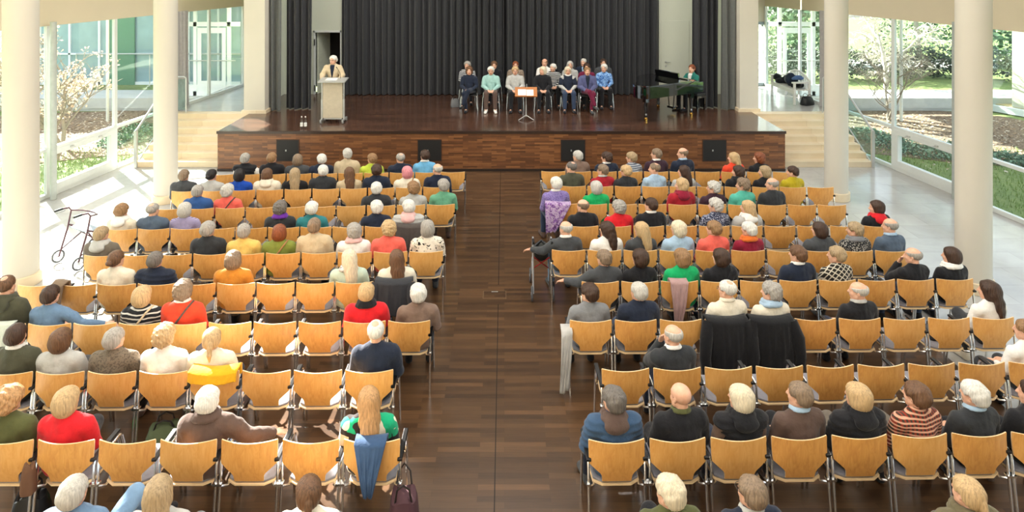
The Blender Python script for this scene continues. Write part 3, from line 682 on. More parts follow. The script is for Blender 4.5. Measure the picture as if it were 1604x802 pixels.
for px, lab in ((472.5, 'left'), (478.5, 'right')):
    b = empty('water_bottle', (Xp(px, 16.3), 16.3, SH)); tag(b, 'clear water bottle on the stage edge, %s of the pair' % lab, 'bottle', 'pair of water bottles')
    MB().lathe([(.034, 0), (.036, .02), (.036, .19), (.014, .25), (.013, .29)], (0, 0, 0), 16).build('body', glassmat('bottle glass ' + lab, (.93, .95, .96, 1), 1.4), b, smooth=True)
    MB().lathe([(.037, .06), (.037, .15)], (0, 0, 0), 16).build('bottle_label', M_WHITE, b); MB().lathe([(.016, .285), (.016, .315)], (0, 0, 0), 12).build('cap', M_WHITE, b)
# music stand
ms = empty('music_stand', (Xp(824, 17.3), 17.3, SH)); tag(ms, 'conductor music stand with orange-brown wooden desk in front of the choir', 'music stand')
q = MB().tube([(0, 0, .1), (0, 0, .75)], .011).tube([(0, 0, .08), (0, 0, .4)], .016); q.build('pole', M_STEEL, ms)
q = MB(); [q.tube([(0, 0, .12), (.24 * math.cos(a), .24 * math.sin(a), .012)], .011) for a in (R(-30), R(90), R(210))]; q.build('tripod', M_STEEL, ms)
RX = Matrix.Translation((0, 0, .74)) @ Matrix.Rotation(R(-38), 4, 'X')
MB().box(-.30, .30, -.012, .0, -.13, .15, RX).box(-.30, .30, -.05, 0, -.15, -.13, RX).build('desk', plain('orange wood', 'b06a2a', .4), ms)
MB().box(-.22, .0, -.018, -.013, -.10, .08, RX).box(.01, .2, -.018, -.013, -.11, .07, RX).build('sheet_music', M_WHITE, ms)
MB().tube([(.02, -.01, .87), (.02, .02, .96)], .008).build('clip', M_STEEL, ms)

# ------------------------------------------------------------------ chairs
def make_chair():
    root = empty('stacking_chair')
    prof = [(.475, .130), (.50, .132), (.535, .136), (.56, .150), (.60, .195), (.64, .243), (.66, .247), (.72, .249), (.78, .250), (.83, .251), (.84, .247)]
    n = 12; v = []; f = []; mi = []
    yb = lambda x, z: -.075 + .95 * x * x * min(1, max(.15, (z - .45) / .3)) + .055 * max(0, (.70 - z) / .25) ** 1.5
    for th in (0, .012):
        for z, hw in prof:
            for i in range(n + 1):
                x = -hw + 2 * hw * i / n; v.append((x, yb(x, z) + th, z))
    W = n + 1; T = W * len(prof)
    for j in range(len(prof) - 1):
        for i in range(n):
            a = j * W + i; f.append((a, a + 1, a + 1 + W, a + W)); mi.append(0); f.append((T + a + W, T + a + 1 + W, T + a + 1, T + a)); mi.append(0)
        a = j * W; f.append((a, a + W, T + a + W, T + a)); mi.append(1); a += n; f.append((a + W, a, T + a, T + a + W)); mi.append(1)
    k = (len(prof) - 1) * W
    for i in range(n):
        f.append((i + 1, i, T + i, T + i + 1)); mi.append(1); f.append((k + i, k + i + 1, T + k + i + 1, T + k + i)); mi.append(1)
    me = bpy.data.meshes.new('backrest'); me.from_pydata(v, [], f); me.materials.append(M_BEECH); me.materials.append(M_EDGE); me.polygons.foreach_set('material_index', mi); me.shade_smooth()
    me.set_sharp_from_angle(angle=R(40)); link('backrest', me, None, root)
    poly = []
    hw = lambda y: .215 if y > .03 else .2
    for x, y in ((-.13, -.02), (-.21, .03), (-.225, .30), (-.215, .42), (-.17, .455), (.17, .455), (.215, .42), (.225, .30), (.21, .03), (.13, -.02)): poly.append((x, y))
    MB().prism(poly, .430, .444).build('seat_shell', M_EDGE, root)
    poly = [(x * .97, .015 + y * .95) for x, y in poly]
    MB().prism(poly, .445, .468).build('seat_cushion', M_SEAT, root, bevel=.008)
    for s in (-1, 1):
        x = s * .252
        MB().tube([(x, -.10, 0), (x, -.065, .25), (x, -.035, .45), (x, -.015, .62), (x, .0, .648)], .0125, 8).build('leg', M_CHROME, root, smooth=True)
        MB().tube([(x, .44, 0), (x, .40, .3), (x, .36, .55), (x, .33, .64), (x, .30, .655)], .0125, 8).build('leg', M_CHROME, root, smooth=True)
        MB().tube([(x, .0, .648), (x, .03, .66), (x, .28, .662), (x, .30, .655)], .0125, 8).build('side_bar', M_CHROME, root, smooth=True)
        MB().tube([(x, -.035, .44), (x * .8, .0, .425), (x * .8, .40, .425), (x, .385, .42)], .011, 6).box(x - .022, x + .018, -.06, -.01, .455, .475).build('seat_bracket', M_CHROME, root, smooth=True)
    return root
chair0 = make_chair()
M_ARM = plain('armrest black', '1d1c1d', .4)
arm_me = MB().box(-.022, .022, -.05, .34, .665, .69).mesh('armrest', (M_ARM,), bevel=.008)
ORD = ['aisle seat', 'second from aisle', 'third from aisle', 'fourth from aisle', 'fifth from aisle', 'sixth from aisle', 'seventh from aisle', 'eighth from aisle', 'ninth from aisle', 'tenth from aisle']
ROWN = ['', 'front row', 'second row', 'third row', 'fourth row', 'fifth row', 'sixth row', 'seventh row', 'eighth row', 'ninth row', 'rearmost row']
def Dtop(py): return (CAMZ - .84) * F / (py - HY)
ROWS = {  # block+row: seats, aisle chair px, py, outer chair px, py (backrest top corners in the photograph)
 'L1': (10, 709, 270, 345, 274), 'L2': (10, 683, 293.5, 288, 300), 'L3': (10, 690, 321, 262, 328), 'L4': (10, 645, 355, 187, 360),
 'L5': (10, 667, 395, 156, 401), 'L6': (10, 616, 443, 54, 448), 'L7': (10, 640, 505, 2, 510), 'L8': (8, 577, 583, 8, 586), 'L9': (7, 581, 693, 2, 694), 
 'R1': (10, 867, 269, 1231, 270), 'R2': (10, 898, 292, 1287, 294), 'R3': (10, 883, 320, 1305, 322), 'R4': (10, 914, 355, 1378, 355), 'R5': (10, 891, 393, 1400, 394),
 'R6': (10, 941, 443, 1499, 438.6), 'R7': (10, 926, 504, 1560, 499.5), 'R8': (9, 981, 581, 1621, 569.5), 'R9': (8, 967, 693, 1633, 681)}
SEATS = {}
for key, (n, cxa, ya, cxo, yo) in ROWS.items():
    da, do = Dtop(ya), Dtop(yo); A = Vector((Xp(cxa, da), da + .055)); B = Vector((Xp(cxo, do), do + .055))
    d = (B - A); rz = math.atan2(d.y, d.x) if key[0] == 'R' else math.atan2(-d.y, -d.x)
    for i in range(n):
        p = A + d * (i / (n - 1)); SEATS[(key, i)] = (p.x, p.y, rz, n)
for i, x in enumerate((-1.465, -2.05, -2.60, -3.14, -3.68)): SEATS[('L10', i)] = (x, 4.66, 0, 5)
for i, x in enumerate((1.25, 1.79, 2.33, 2.87, 3.41)): SEATS[('R10', i)] = (x, 4.66, 0, 5)

# ------------------------------------------------------------------ people: one continuous surface per body, grown from a distance field
class Field:
    def __init__(s, lo, hi, h):
        s.lo = np.array(lo, float); s.h = h; s.n = np.ceil((np.array(hi) - s.lo) / h).astype(int) + 1
        s.v = np.full(s.n, 1.0, np.float32); s.ax = [s.lo[i] + h * np.arange(s.n[i]) for i in range(3)]
    def sl(s, lo, hi):
        a = np.clip(np.floor((np.array(lo) - s.lo) / s.h).astype(int), 0, s.n - 1); b = np.clip(np.ceil((np.array(hi) - s.lo) / s.h).astype(int) + 1, 1, s.n)
        return a, b
    def grid(s, a, b): return (s.ax[0][a[0]:b[0]][:, None, None], s.ax[1][a[1]:b[1]][None, :, None], s.ax[2][a[2]:b[2]][None, None, :])
    def put(s, fn, lo, hi, k, sub=False):
        a, b = s.sl(lo, hi)
        if (b <= a).any(): return
        X, Yy, Z = s.grid(a, b); d = fn(X, Yy, Z).astype(np.float32); V = s.v[a[0]:b[0], a[1]:b[1], a[2]:b[2]]
        if sub:
            h = np.clip(.5 - .5 * (V + d) / k, 0, 1); V[...] = V * (1 - h) - d * h + k * h * (1 - h)
        else:
            h = np.clip(.5 + .5 * (V - d) / k, 0, 1); V[...] = V * (1 - h) + d * h - k * h * (1 - h)
    def rc(s, a, b, ra, rb, k=.02, sub=False):
        a = np.array(a, float); b = np.array(b, float); m = max(ra, rb) + k + 2 * s.h; ba = b - a; L = float(ba @ ba) + 1e-9
        def fn(X, Yy, Z):
            px, py, pz = X - a[0], Yy - a[1], Z - a[2]; t = np.clip((px * ba[0] + py * ba[1] + pz * ba[2]) / L, 0, 1)
            return np.sqrt((px - ba[0] * t) ** 2 + (py - ba[1] * t) ** 2 + (pz - ba[2] * t) ** 2) - (ra + (rb - ra) * t)
        s.put(fn, np.minimum(a, b) - m, np.maximum(a, b) + m, k, sub)
    def el(s, c, r, k=.02, M=None, sub=False):
        c = np.array(c, float); r = np.array(r, float); m = r.max() + k + 2 * s.h; M = np.eye(3) if M is None else np.array(M)
        def fn(X, Yy, Z):
            px, py, pz = X - c[0], Yy - c[1], Z - c[2]
            q = [M[0][j] * px + M[1][j] * py + M[2][j] * pz for j in range(3)]
            k0 = np.sqrt(sum((q[j] / r[j]) ** 2 for j in range(3))); k1 = np.sqrt(sum((q[j] / r[j] ** 2) ** 2 for j in range(3))) + 1e-6
            return k0 * (k0 - 1) / k1
        s.put(fn, c - m, c + m, k, sub)
    def mesh(s, name, post=None):
        v = s.v; ins = v < 0
        c = [ins[i:v.shape[0] - 1 + i, j:v.shape[1] - 1 + j, k:v.shape[2] - 1 + k] for i in (0, 1) for j in (0, 1) for k in (0, 1)]
        tot = sum(x.astype(np.int8) for x in c); act = (tot > 0) & (tot < 8); idx = np.argwhere(act)
        ids = np.full(act.shape, -1, np.int32); ids[act] = np.arange(len(idx))
        I, J, K = idx.T; val = {(i, j, k): v[I + i, J + j, K + k] for i in (0, 1) for j in (0, 1) for k in (0, 1)}
        acc = np.zeros((len(idx), 3)); cnt = np.zeros(len(idx))
        for axis in range(3):
            for u in (0, 1):
                for w_ in (0, 1):
                    p0 = [0, 0, 0]; o = [q for q in range(3) if q != axis]; p0[o[0]] = u; p0[o[1]] = w_; p1 = list(p0); p1[axis] = 1
                    a, b = val[tuple(p0)], val[tuple(p1)]; m = (a < 0) != (b < 0); t = np.where(m, a / np.where(m, a - b, 1), 0)
                    pt = np.array(p0, float)[None] + t[:, None] * (np.array(p1) - np.array(p0))[None]; acc += pt * m[:, None]; cnt += m
        P = s.lo + (idx + acc / cnt[:, None]) * s.h
        quads = []
        for axis in range(3):
            sh = [slice(None)] * 3; a_ = [slice(None)] * 3; a_[axis] = slice(0, -1); b_ = [slice(None)] * 3; b_[axis] = slice(1, None)
            m = ins[tuple(a_)] != ins[tuple(b_)]; e = np.argwhere(m); o = [(axis + 1) % 3, (axis + 2) % 3]
            ok = (e[:, o[0]] > 0) & (e[:, o[1]] > 0) & (e[:, o[0]] < s.n[o[0]] - 1) & (e[:, o[1]] < s.n[o[1]] - 1); e = e[ok]
            q = []
            for du, dv in ((-1, -1), (0, -1), (0, 0), (-1, 0)):
                f = e.copy(); f[:, o[0]] += du; f[:, o[1]] += dv; q.append(ids[f[:, 0], f[:, 1], f[:, 2]])
            q = np.stack(q, 1); flip = ~ins[e[:, 0], e[:, 1], e[:, 2]]; q[flip] = q[flip][:, ::-1]; quads.append(q)
        Q = np.concatenate(quads); Q = Q[(Q >= 0).all(1)]
        me = bpy.data.meshes.new(name); me.vertices.add(len(P)); me.vertices.foreach_set('co', P.astype(np.float32).ravel())
        me.loops.add(Q.size); me.loops.foreach_set('vertex_index', Q.ravel().astype(np.int32)); me.polygons.add(len(Q))
        me.polygons.foreach_set('loop_start', np.arange(0, Q.size, 4, dtype=np.int32)); me.polygons.foreach_set('use_smooth', np.ones(len(Q), bool))
        me.update(calc_edges=True)
        return me
def wob(X, Yy, Z, f, seed, n=4):
    rr = random.Random(seed); o = 0
    for i in range(n):
        a, b, c = (rr.gauss(0, 1) * f for _ in range(3)); o = o + np.sin(a * X + b * Yy + c * Z + rr.uniform(0, 6))
    return o / n
def rotz(a): c, s_ = math.cos(a), math.sin(a); return np.array([[c, -s_, 0], [s_, c, 0], [0, 0, 1]])
HC0 = np.array([0, .175, 1.155])            # head centre of a seated body; the backrest stands at y = 0
def limbs(pose, leg):
    st = pose == 'stand'
    dz = .50 if st else 0
    J = {}
    for s in (-1, 1):
        S = np.array([s * .174, .165, .935 + dz])
        E, W_, hd = (s * .222, .21, .71), (s * .085, .415, .625), (-s * .35, .9, -.15)
        if pose == 'cross': E, W_, hd = (s * .215, .25, .73), (-s * .03, .37, .76 - .03 * s), (-s * 1, .12, .05)
        if pose == 'chin' and s < 0: E, W_, hd = (s * .17, .39, .74), (s * .075, .34, .98), (-s * .1, -.35, .9)
        if pose == 'chin' and s > 0: E, W_, hd = (s * .21, .25, .71), (-s * .02, .40, .70), (-s * 1, .3, .1)
        if pose == 'outl' and s < 0: E, W_, hd = (s * .34, .22, .80), (s * .48, .38, .76), (-.6, .7, -.3)
        if pose == 'outr' and s > 0: E, W_, hd = (s * .35, .20, .78), (s * .53, .34, .69), (.9, .4, -.2)
        if pose == 'piano': E, W_, hd = (s * .24, .28, .74), (s * .2, .50, .72), (0, 1, -.1)
        if st: E, W_, hd = (s * .27, .24, .74 + dz), (s * .24, .42, .66 + dz), (-s * .2, 1, -.2)
        J['S', s], J['E', s], J['W', s], J['hd', s] = S, np.array(E), np.array(W_), np.array(hd, float) / np.linalg.norm(hd)
        if st:
            J['H', s], J['K', s], J['A', s], J['T', s] = np.array([s * .09, .17, .92]), np.array([s * .10, .19, .50]), np.array([s * .11, .15, .09]), np.array([s * .13, .28, .035])
        else:
            J['H', s] = np.array([s * .095, .15, .565]); J['K', s] = np.array([s * .125, .57, .545]); J['A', s] = np.array([s * .13, .60, .10]); J['T', s] = np.array([s * .15, .75, .035])
    if leg == 'x' and not st:
        J['K', 1] = np.array([-.01, .60, .62]); J['A', 1] = np.array([-.15, .66, .24]); J['T', 1] = np.array([-.21, .78, .17])
        J['A', -1] = np.array([-.07, .56, .10]); J['T', -1] = np.array([-.08, .71, .035])
    if leg == 'k':
        J['K', 1] = np.array([.27, .52, .84]); J['A', 1] = np.array([.36, .68, .50]); J['T', 1] = np.array([.42, .80, .44])
    if leg == 'y' and not st:
        J['K', -1] = np.array([.01, .60, .62]); J['A', -1] = np.array([.15, .66, .24]); J['T', -1] = np.array([.21, .78, .17])
        J['A', 1] = np.array([.07, .56, .10]); J['T', 1] = np.array([.08, .71, .035])
    return J, dz
def hand(f, W_, d, s):
    up = np.array([0, 0, 1.0]); side = np.cross(d, up); side /= np.linalg.norm(side) + 1e-9; nrm = np.cross(side, d)
    if nrm[2] < 0: nrm = -nrm
    M = np.stack([side, d, nrm], 1); pc = W_ + d * .05
    f.el(pc, (.040, .052, .016), .012, M)
    for i, (o, L) in enumerate(((-.030, .055), (-.010, .068), (.010, .073), (.030, .064))):
        b = W_ + d * .088 + side * o * (1 if s > 0 else -1); m1 = b + d * L * .5 - nrm * .006; m2 = m1 + d * L * .38 - nrm * L * .42
        f.rc(b - d * .02, m1, .0092, .0085, .003); f.rc(m1, m2, .0085, .0075, .003)
    t = side * (-s if s > 0 else -s) * 1.0
    inner = side * (1 if np.dot(side, np.array([-s, 0, 0])) > 0 else -1)
    a = W_ + d * .02 + inner * .026; b = a + d * .035 + inner * .024; f.rc(a, b, .013, .011, .006); f.rc(b, b + d * .032 + inner * .004, .0105, .0085, .003)
def head(f, hc, yaw, age=0):
    Mz = rotz(yaw); T = lambda *p: hc + Mz @ np.array(p)
    f.el(T(0, -.012, .036), (.081, .098, .085), .01, Mz)
    f.el(T(0, .022, -.035), (.066, .070, .080), .02, Mz)
    f.rc(T(-.018, .055, -.092), T(.018, .055, -.092), .022, .022, .025)
    for s in (-1, 1):
        f.rc(T(s * .054, .0, -.05), T(s * .028, .045, -.088), .022, .018, .02)
        f.el(T(s * .036, .055, -.028), (.022, .022, .022), .02, Mz)
    f.rc(T(-.03, .078, .030), T(.03, .078, .030), .011, .011, .014)
    for s in (-1, 1): f.el(T(s * .031, .098, .010), (.016, .016, .011), .010, Mz, True)
    for s in (-1, 1): f.el(T(s * .031, .074, .009), (.0125, .0125, .0125), .003, Mz)
    f.rc(T(0, .088, .018), T(0, .108, -.026), .007, .0115, .008); f.rc(T(-.011, .094, -.029), T(.011, .094, -.029), .008, .008, .006)
    f.el(T(0, .088, -.056), (.022, .010, .0055), .004, Mz); f.el(T(0, .086, -.067), (.019, .010, .0060), .004, Mz)
    for s in (-1, 1):
        Me = Mz @ rotz(s * -.35); f.el(T(s * .085, -.012, -.004), (.008, .019, .031), .004, Me); f.el(T(s * .093, -.004, .0), (.006, .009, .016), .004, Me, True)
    return T
CACHE = {}
BB = ((-.80, -.10, -.02), (.80, .95, 1.36))
def bounds(pose, st):
    x = .34
    lo = [-x, -.06, -.02]; hi = [x, .90, 1.33]
    if pose == 'outl': lo[0] = -.80
    if pose == 'outr': hi[0] = .86
    if st: hi[2] += .5
    return lo, hi
def torso(f, t, dz, c=.02):
    f.el((0, .155, .575 + (dz * .85)), (.165 + t, .115 + t, .095 + t), c)
    f.rc((0, .150, .60 + dz * .9), (0, .148, .70 + dz), .118 + t, .112 + t, .04)
    f.el((0, .152, .82 + dz), (.155 + t, .105 + t, .165 + t), .04)
    for s in (-1, 1): f.rc((s * .135, .160, .925 + dz), (0, .158, .955 + dz), .056 + t * .8, .064 + t, .05)
    for s in (-1, 1): f.rc((s * .145, .155, .938 + dz), (s * .03, .150, 1.018 + dz), .040 + t * .8, .044 + t * .3, .04)
def body_mesh(pose, leg, yaw):
    key = ('body', pose, leg, yaw)
    if key in CACHE: return CACHE[key]
    J, dz = limbs(pose, leg); st = dz > 0; lo, hi = bounds(pose, st); hi[0] = max(hi[0], .52 if leg == 'k' else 0); f = Field(lo, hi, .0095)
    torso(f, 0, dz)
    if st: f.el((0, .16, .97), (.16, .11, .12), .03)
    for s in (-1, 1):
        f.rc(J['S', s], J['E', s], .052, .041, .02); f.rc(J['E', s], J['W', s], .042, .027, .01); f.rc(J['W', s], J['W', s] + J['hd', s] * .02, .027, .026, .008)
        f.rc(J['H', s], J['K', s], .085, .058, .02); f.rc(J['K', s], J['A', s], .056, .038, .01); f.rc(J['A', s] - np.array([0, .03, .03]), J['T', s], .036, .028, .02)
        hand(f, J['W', s] + J['hd', s] * .02, J['hd', s], s)
    hc = HC0 + np.array([0, 0, dz]); f.rc((0, .145, 1.0 + dz), hc + rotz(R(yaw)) @ np.array([0, -.025, -.06]), .060, .052, .02)
    T = head(f, hc, R(yaw)); me = f.mesh('body'); me.materials.append(SKIN); me.materials.append(LIPS)
    cen = np.empty(len(me.polygons) * 3, np.float32); me.polygons.foreach_get('center', cen); cen = cen.reshape(-1, 3); q = (cen - hc) @ rotz(R(yaw))
    lips = ((q[:, 0] / .023) ** 2 + ((q[:, 2] + .0615) / .0105) ** 2 < 1) & (q[:, 1] > .084); me.polygons.foreach_set('material_index', lips.astype(np.int32))
    CACHE[key] = me; return me
def top_mesh(pose, kind, long_sleeve=True):
    key = ('top', pose, kind)
    if key in CACHE: return CACHE[key]
    J, dz = limbs(pose, 'n'); st = dz > 0; lo, hi = bounds(pose, st)
    t = {'thin': .012, 'mid': .020, 'thick': .030, 'puffer': .038, 'vest': .034, 'tee': .013}[kind]
    lo = [lo[0] - .03, lo[1] - .04, .40 if not st else .7]; hi = [hi[0] + .03, .62, 1.12 + dz]; f = Field(lo, hi, .0105)
    torso(f, t, dz)
    if st or kind in ('thick', 'puffer', 'mid'):
        f.el((0, .155, (.56 if not st else 1.0)), (.185 + t * .4, .13 + t * .3, .10 if not st else .17), .03)
    for s in (-1, 1):
        S, E, W_ = J['S', s], J['E', s], J['W', s]
        if kind == 'vest': f.rc(S, S + (E - S) * .12, .06 + t, .055, .03); continue
        if kind == 'tee': f.rc(S, S + (E - S) * .75, .055 + t, .052 + t * 1.3, .02); continue
        f.rc(S, E, .056 + t, .044 + t, .025); f.rc(E, W_ - J['hd', s] * .005, .046 + t, .031 + t * .7, .012)
    a, b = f.sl(lo, hi); X, Yy, Z = f.grid(a, b)
    if kind == 'puffer' or kind == 'vest': f.v += (.010 * np.abs(np.sin(Z * math.pi / .062 + .8 * np.sin(X * 6))) - .006).astype(np.float32)
    else: f.v += (.0055 * wob(X, Yy, Z, 42, 5, 5) + .007 * wob(X, Yy, Z, 18, 9)).astype(np.float32)
    f.rc((0, .148, .99 + dz), (0, .150, 1.035 + dz), .070 + t * .25, .064 + t * .2, .02)
    f.el((0, .178, 1.095 + dz), (.062, .072, .072), .010, None, True)      # neck opening
    me = f.mesh('top'); CACHE[key] = me; return me
def trouser_mesh(pose, leg):
    key = ('tr', pose == 'stand', leg)
    if key in CACHE: return CACHE[key]
    J, dz = limbs(pose, leg); st = dz > 0; f = Field((-.33, -.06, -.02), (.33 if leg != 'k' else .5, .80, (.78 if leg != 'k' else 1.0) if not st else 1.1), .011)
    f.el((0, .155, .575 + dz * .85), (.178, .128, .105), .02)
    for s in (-1, 1):
        f.rc(J['H', s], J['K', s], .100, .072, .02); f.rc(J['K', s], J['A', s] + (J['K', s] - J['A', s]) * .08, .070, .056, .012)
    a, b = f.sl(f.lo, f.lo + 3); X, Yy, Z = f.grid(a, b); f.v += (.004 * wob(X, Yy, Z, 30, 3)).astype(np.float32)
    me = f.mesh('trousers'); CACHE[key] = me; return me
def shoe_mesh(pose, leg, s):
    key = ('sh', pose == 'stand', leg, s)
    if key in CACHE: return CACHE[key]
    J, dz = limbs(pose, leg); A, Tt = J['A', s], J['T', s]; c = (A + Tt) / 2; f = Field(c - .2, c + .2, .0085)
    heel = A + np.array([0, -.03, -.055]); f.rc(heel, Tt + np.array([0, .03, 0]), .042, .040, .01); f.rc(A + np.array([0, -.01, -.01]), heel, .050, .042, .02)
    f.v = np.maximum(f.v, (.004 - f.ax[2][None, None, :]).astype(np.float32) if J['T', s][2] < .1 else f.v)
    me = f.mesh('shoe'); CACHE[key] = me; return me
def hair_mesh(style, yaw, seed):
    key = ('hair', style, yaw, seed)
    if key in CACHE: return CACHE[key]
    f = Field((-.16, -.23, -.42 if style in ('long', 'longwavy') else -.20), (.16, .14, .17), .0065); E = f.ax[2]
    vol = {'bald': 0, 'thin': .002, 'short': .006, 'full': .012, 'curly': .018, 'afro': .030, 'bob': .010, 'bobwavy': .014, 'long': .008, 'longwavy': .014, 'bun': .003, 'pony': .004}[style]
    f.el((0, -.016, .038), (.079 + vol, .099 + vol, .087 + vol), .01)
    if style not in ('bald', 'thin'): f.el((0, -.045, -.005), (.076 + vol, .068 + vol, .085), .02)
    if style in ('bob', 'bobwavy', 'long', 'longwavy'):
        f.el((0, -.03, -.04), (.090 + vol * .5, .078 + vol * .5, .095), .03)
        f.v = f.v
    if style == 'curly': f.el((0, -.04, -.03), (.085, .075, .07), .02)
    if style in ('long', 'longwavy'):
        wv = .088 if style == 'long' else .100
        f.el((0, -.095, -.12), (wv, .046, .13), .03); f.el((0, -.128, -.23), (wv * .85, .032, .15), .03)
    X, Yy, Z = f.grid(*f.sl(f.lo, f.lo + 3)); X = X + 0 * Z; th = np.arctan2(X, -(Yy + .02))
    amp = {'curly': .011, 'afro': .014, 'bobwavy': .007, 'longwavy': .008, 'full': .0095, 'short': .0065, 'thin': .005, 'bob': .0045, 'long': .0045, 'bun': .004, 'pony': .0045}.get(style, .003); fr = {'curly': 75, 'afro': 85, 'bobwavy': 45, 'longwavy': 42, 'full': 45, 'short': 50}.get(style, 30)
    f.v += (amp * wob(X, Yy, Z, fr, seed + 3, 6) + .0022 * np.sin(th * 26 + 2 * np.sin(Z * 30 + seed))).astype(np.float32)
    V = f.v
    def cut(d, k=.006): V[...] = np.maximum(V, d.astype(np.float32))
    lowz = {'bald': -.055, 'thin': -.060, 'short': -.068, 'full': -.078, 'curly': -.09, 'afro': -.09, 'bob': -.125, 'bobwavy': -.13, 'bun': -.07, 'pony': -.07}.get(style)
    if lowz is not None:
        sl_ = .55 if style not in ('bob', 'bobwavy') else .12
        cut((lowz + sl_ * (Yy + .10)) - Z + .004 * np.sin(th * 17 + seed))
    else: cut((-.40 + 2.2 * np.abs(X) ** 1.6) - Z + .01 * np.sin(X * 120 + seed))
    # face window and ears
    f.el((0, .105, -.035), (.080 if style in ('bob', 'bobwavy', 'long', 'longwavy') else .088, .075, .105), .008, None, True)
    f.rc((0, .14, -.02), (0, .14, .045), .075, .065, .01, True)
    if style in ('bald', 'thin', 'short', 'full', 'bun', 'pony', 'curly', 'afro'):
        for s in (-1, 1): f.el((s * .085, .012, -.02), (.030, .030, .040), .006, None, True)
    if style == 'bald': f.el((0, .015, .115), (.085, .125, .078), .006, None, True)
    if style == 'thin': f.el((0, -.055, .122), (.045, .05, .028), .01, None, True)
    if style in ('bob', 'bobwavy', 'long', 'longwavy', 'bun', 'pony'):
        f.rc((0.004 * seed, .06, .15), (.004 * seed, -.08, .145), .012, .008, .015, True)
    if style == 'bun': f.el((0, -.128, .0), (.038, .034, .036), .008)
    if style == 'pony': f.rc((0, -.11, .01), (0, -.142, -.10), .026, .020, .01); f.rc((0, -.142, -.10), (0, -.14, -.17), .022, .008, .01)
    me = f.mesh('hair')
    co = np.empty(len(me.vertices) * 3, np.float32); me.vertices.foreach_get('co', co); co = (co.reshape(-1, 3) * np.array([1.12, 1.06, 1.02])) @ rotz(R(yaw)).T; me.vertices.foreach_set('co', co.astype(np.float32).ravel()); me.update()
    CACHE[key] = me; return me
def accessory(kind):
    key = ('acc', kind)
    if key in CACHE: return CACHE[key]
    f = Field((-.28, -.10, .60), (.28, .42, 1.16), .0095)
    ring = lambda r1, r2, z0, z1, th, n=14: [(f.rc((r1 * math.cos(a), .165 + r2 * math.sin(a), z0 + z1 * math.sin(a)), (r1 * math.cos(a2), .165 + r2 * math.sin(a2), z0 + z1 * math.sin(a2)), th, th, .004)) for a, a2 in ((2 * math.pi * i / n, 2 * math.pi * (i + 1) / n) for i in range(n))]
    if kind == 'collar': ring(.072, .072, 1.056, -.02, .013); ring(.082, .080, 1.040, -.02, .013)
    if kind in ('scarf', 'hood'):
        ring(.085, .085, 1.04, -.02, .034); ring(.105, .10, 1.01, -.03, .032)
        if kind == 'hood': f.el((0, .055, .985), (.115, .055, .075), .03); 
        X, Yy, Z = f.grid(*f.sl(f.lo, f.lo + 3)); f.v += (.006 * wob(X, Yy, Z, 60, 4)).astype(np.float32)
    if kind == 'shirtfront':
        torso(f, .030, 0); f.rc((-.02, .2, .98), (.02, .2, .98), .07, .07, .02); X, Yy, Z = f.grid(*f.sl(f.lo, f.lo + 3)); f.v += -.006
        f.v = np.maximum(f.v, (np.abs(X) - np.clip(.012 + .16 * (Z - .66), .012, .06)).astype(np.float32)); f.v = np.maximum(f.v, (.2 - Yy + 0 * X + 0 * Z).astype(np.float32)); f.v = np.maximum(f.v, (Z - 1.03 + 0 * X + 0 * Yy).astype(np.float32))
    if kind == 'strap':
        pts = [(.13, .16, 1.035), (.10, .05, 1.0), (.03, .018, .90), (-.08, .02, .76), (-.18, .08, .62)]
        for a, b in zip(pts, pts[1:]): f.rc(a, b, .013, .013, .004)
    me = f.mesh(kind); CACHE[key] = me; return me
M_LENS = plain('spectacle metal', '55504c', .3, .6)
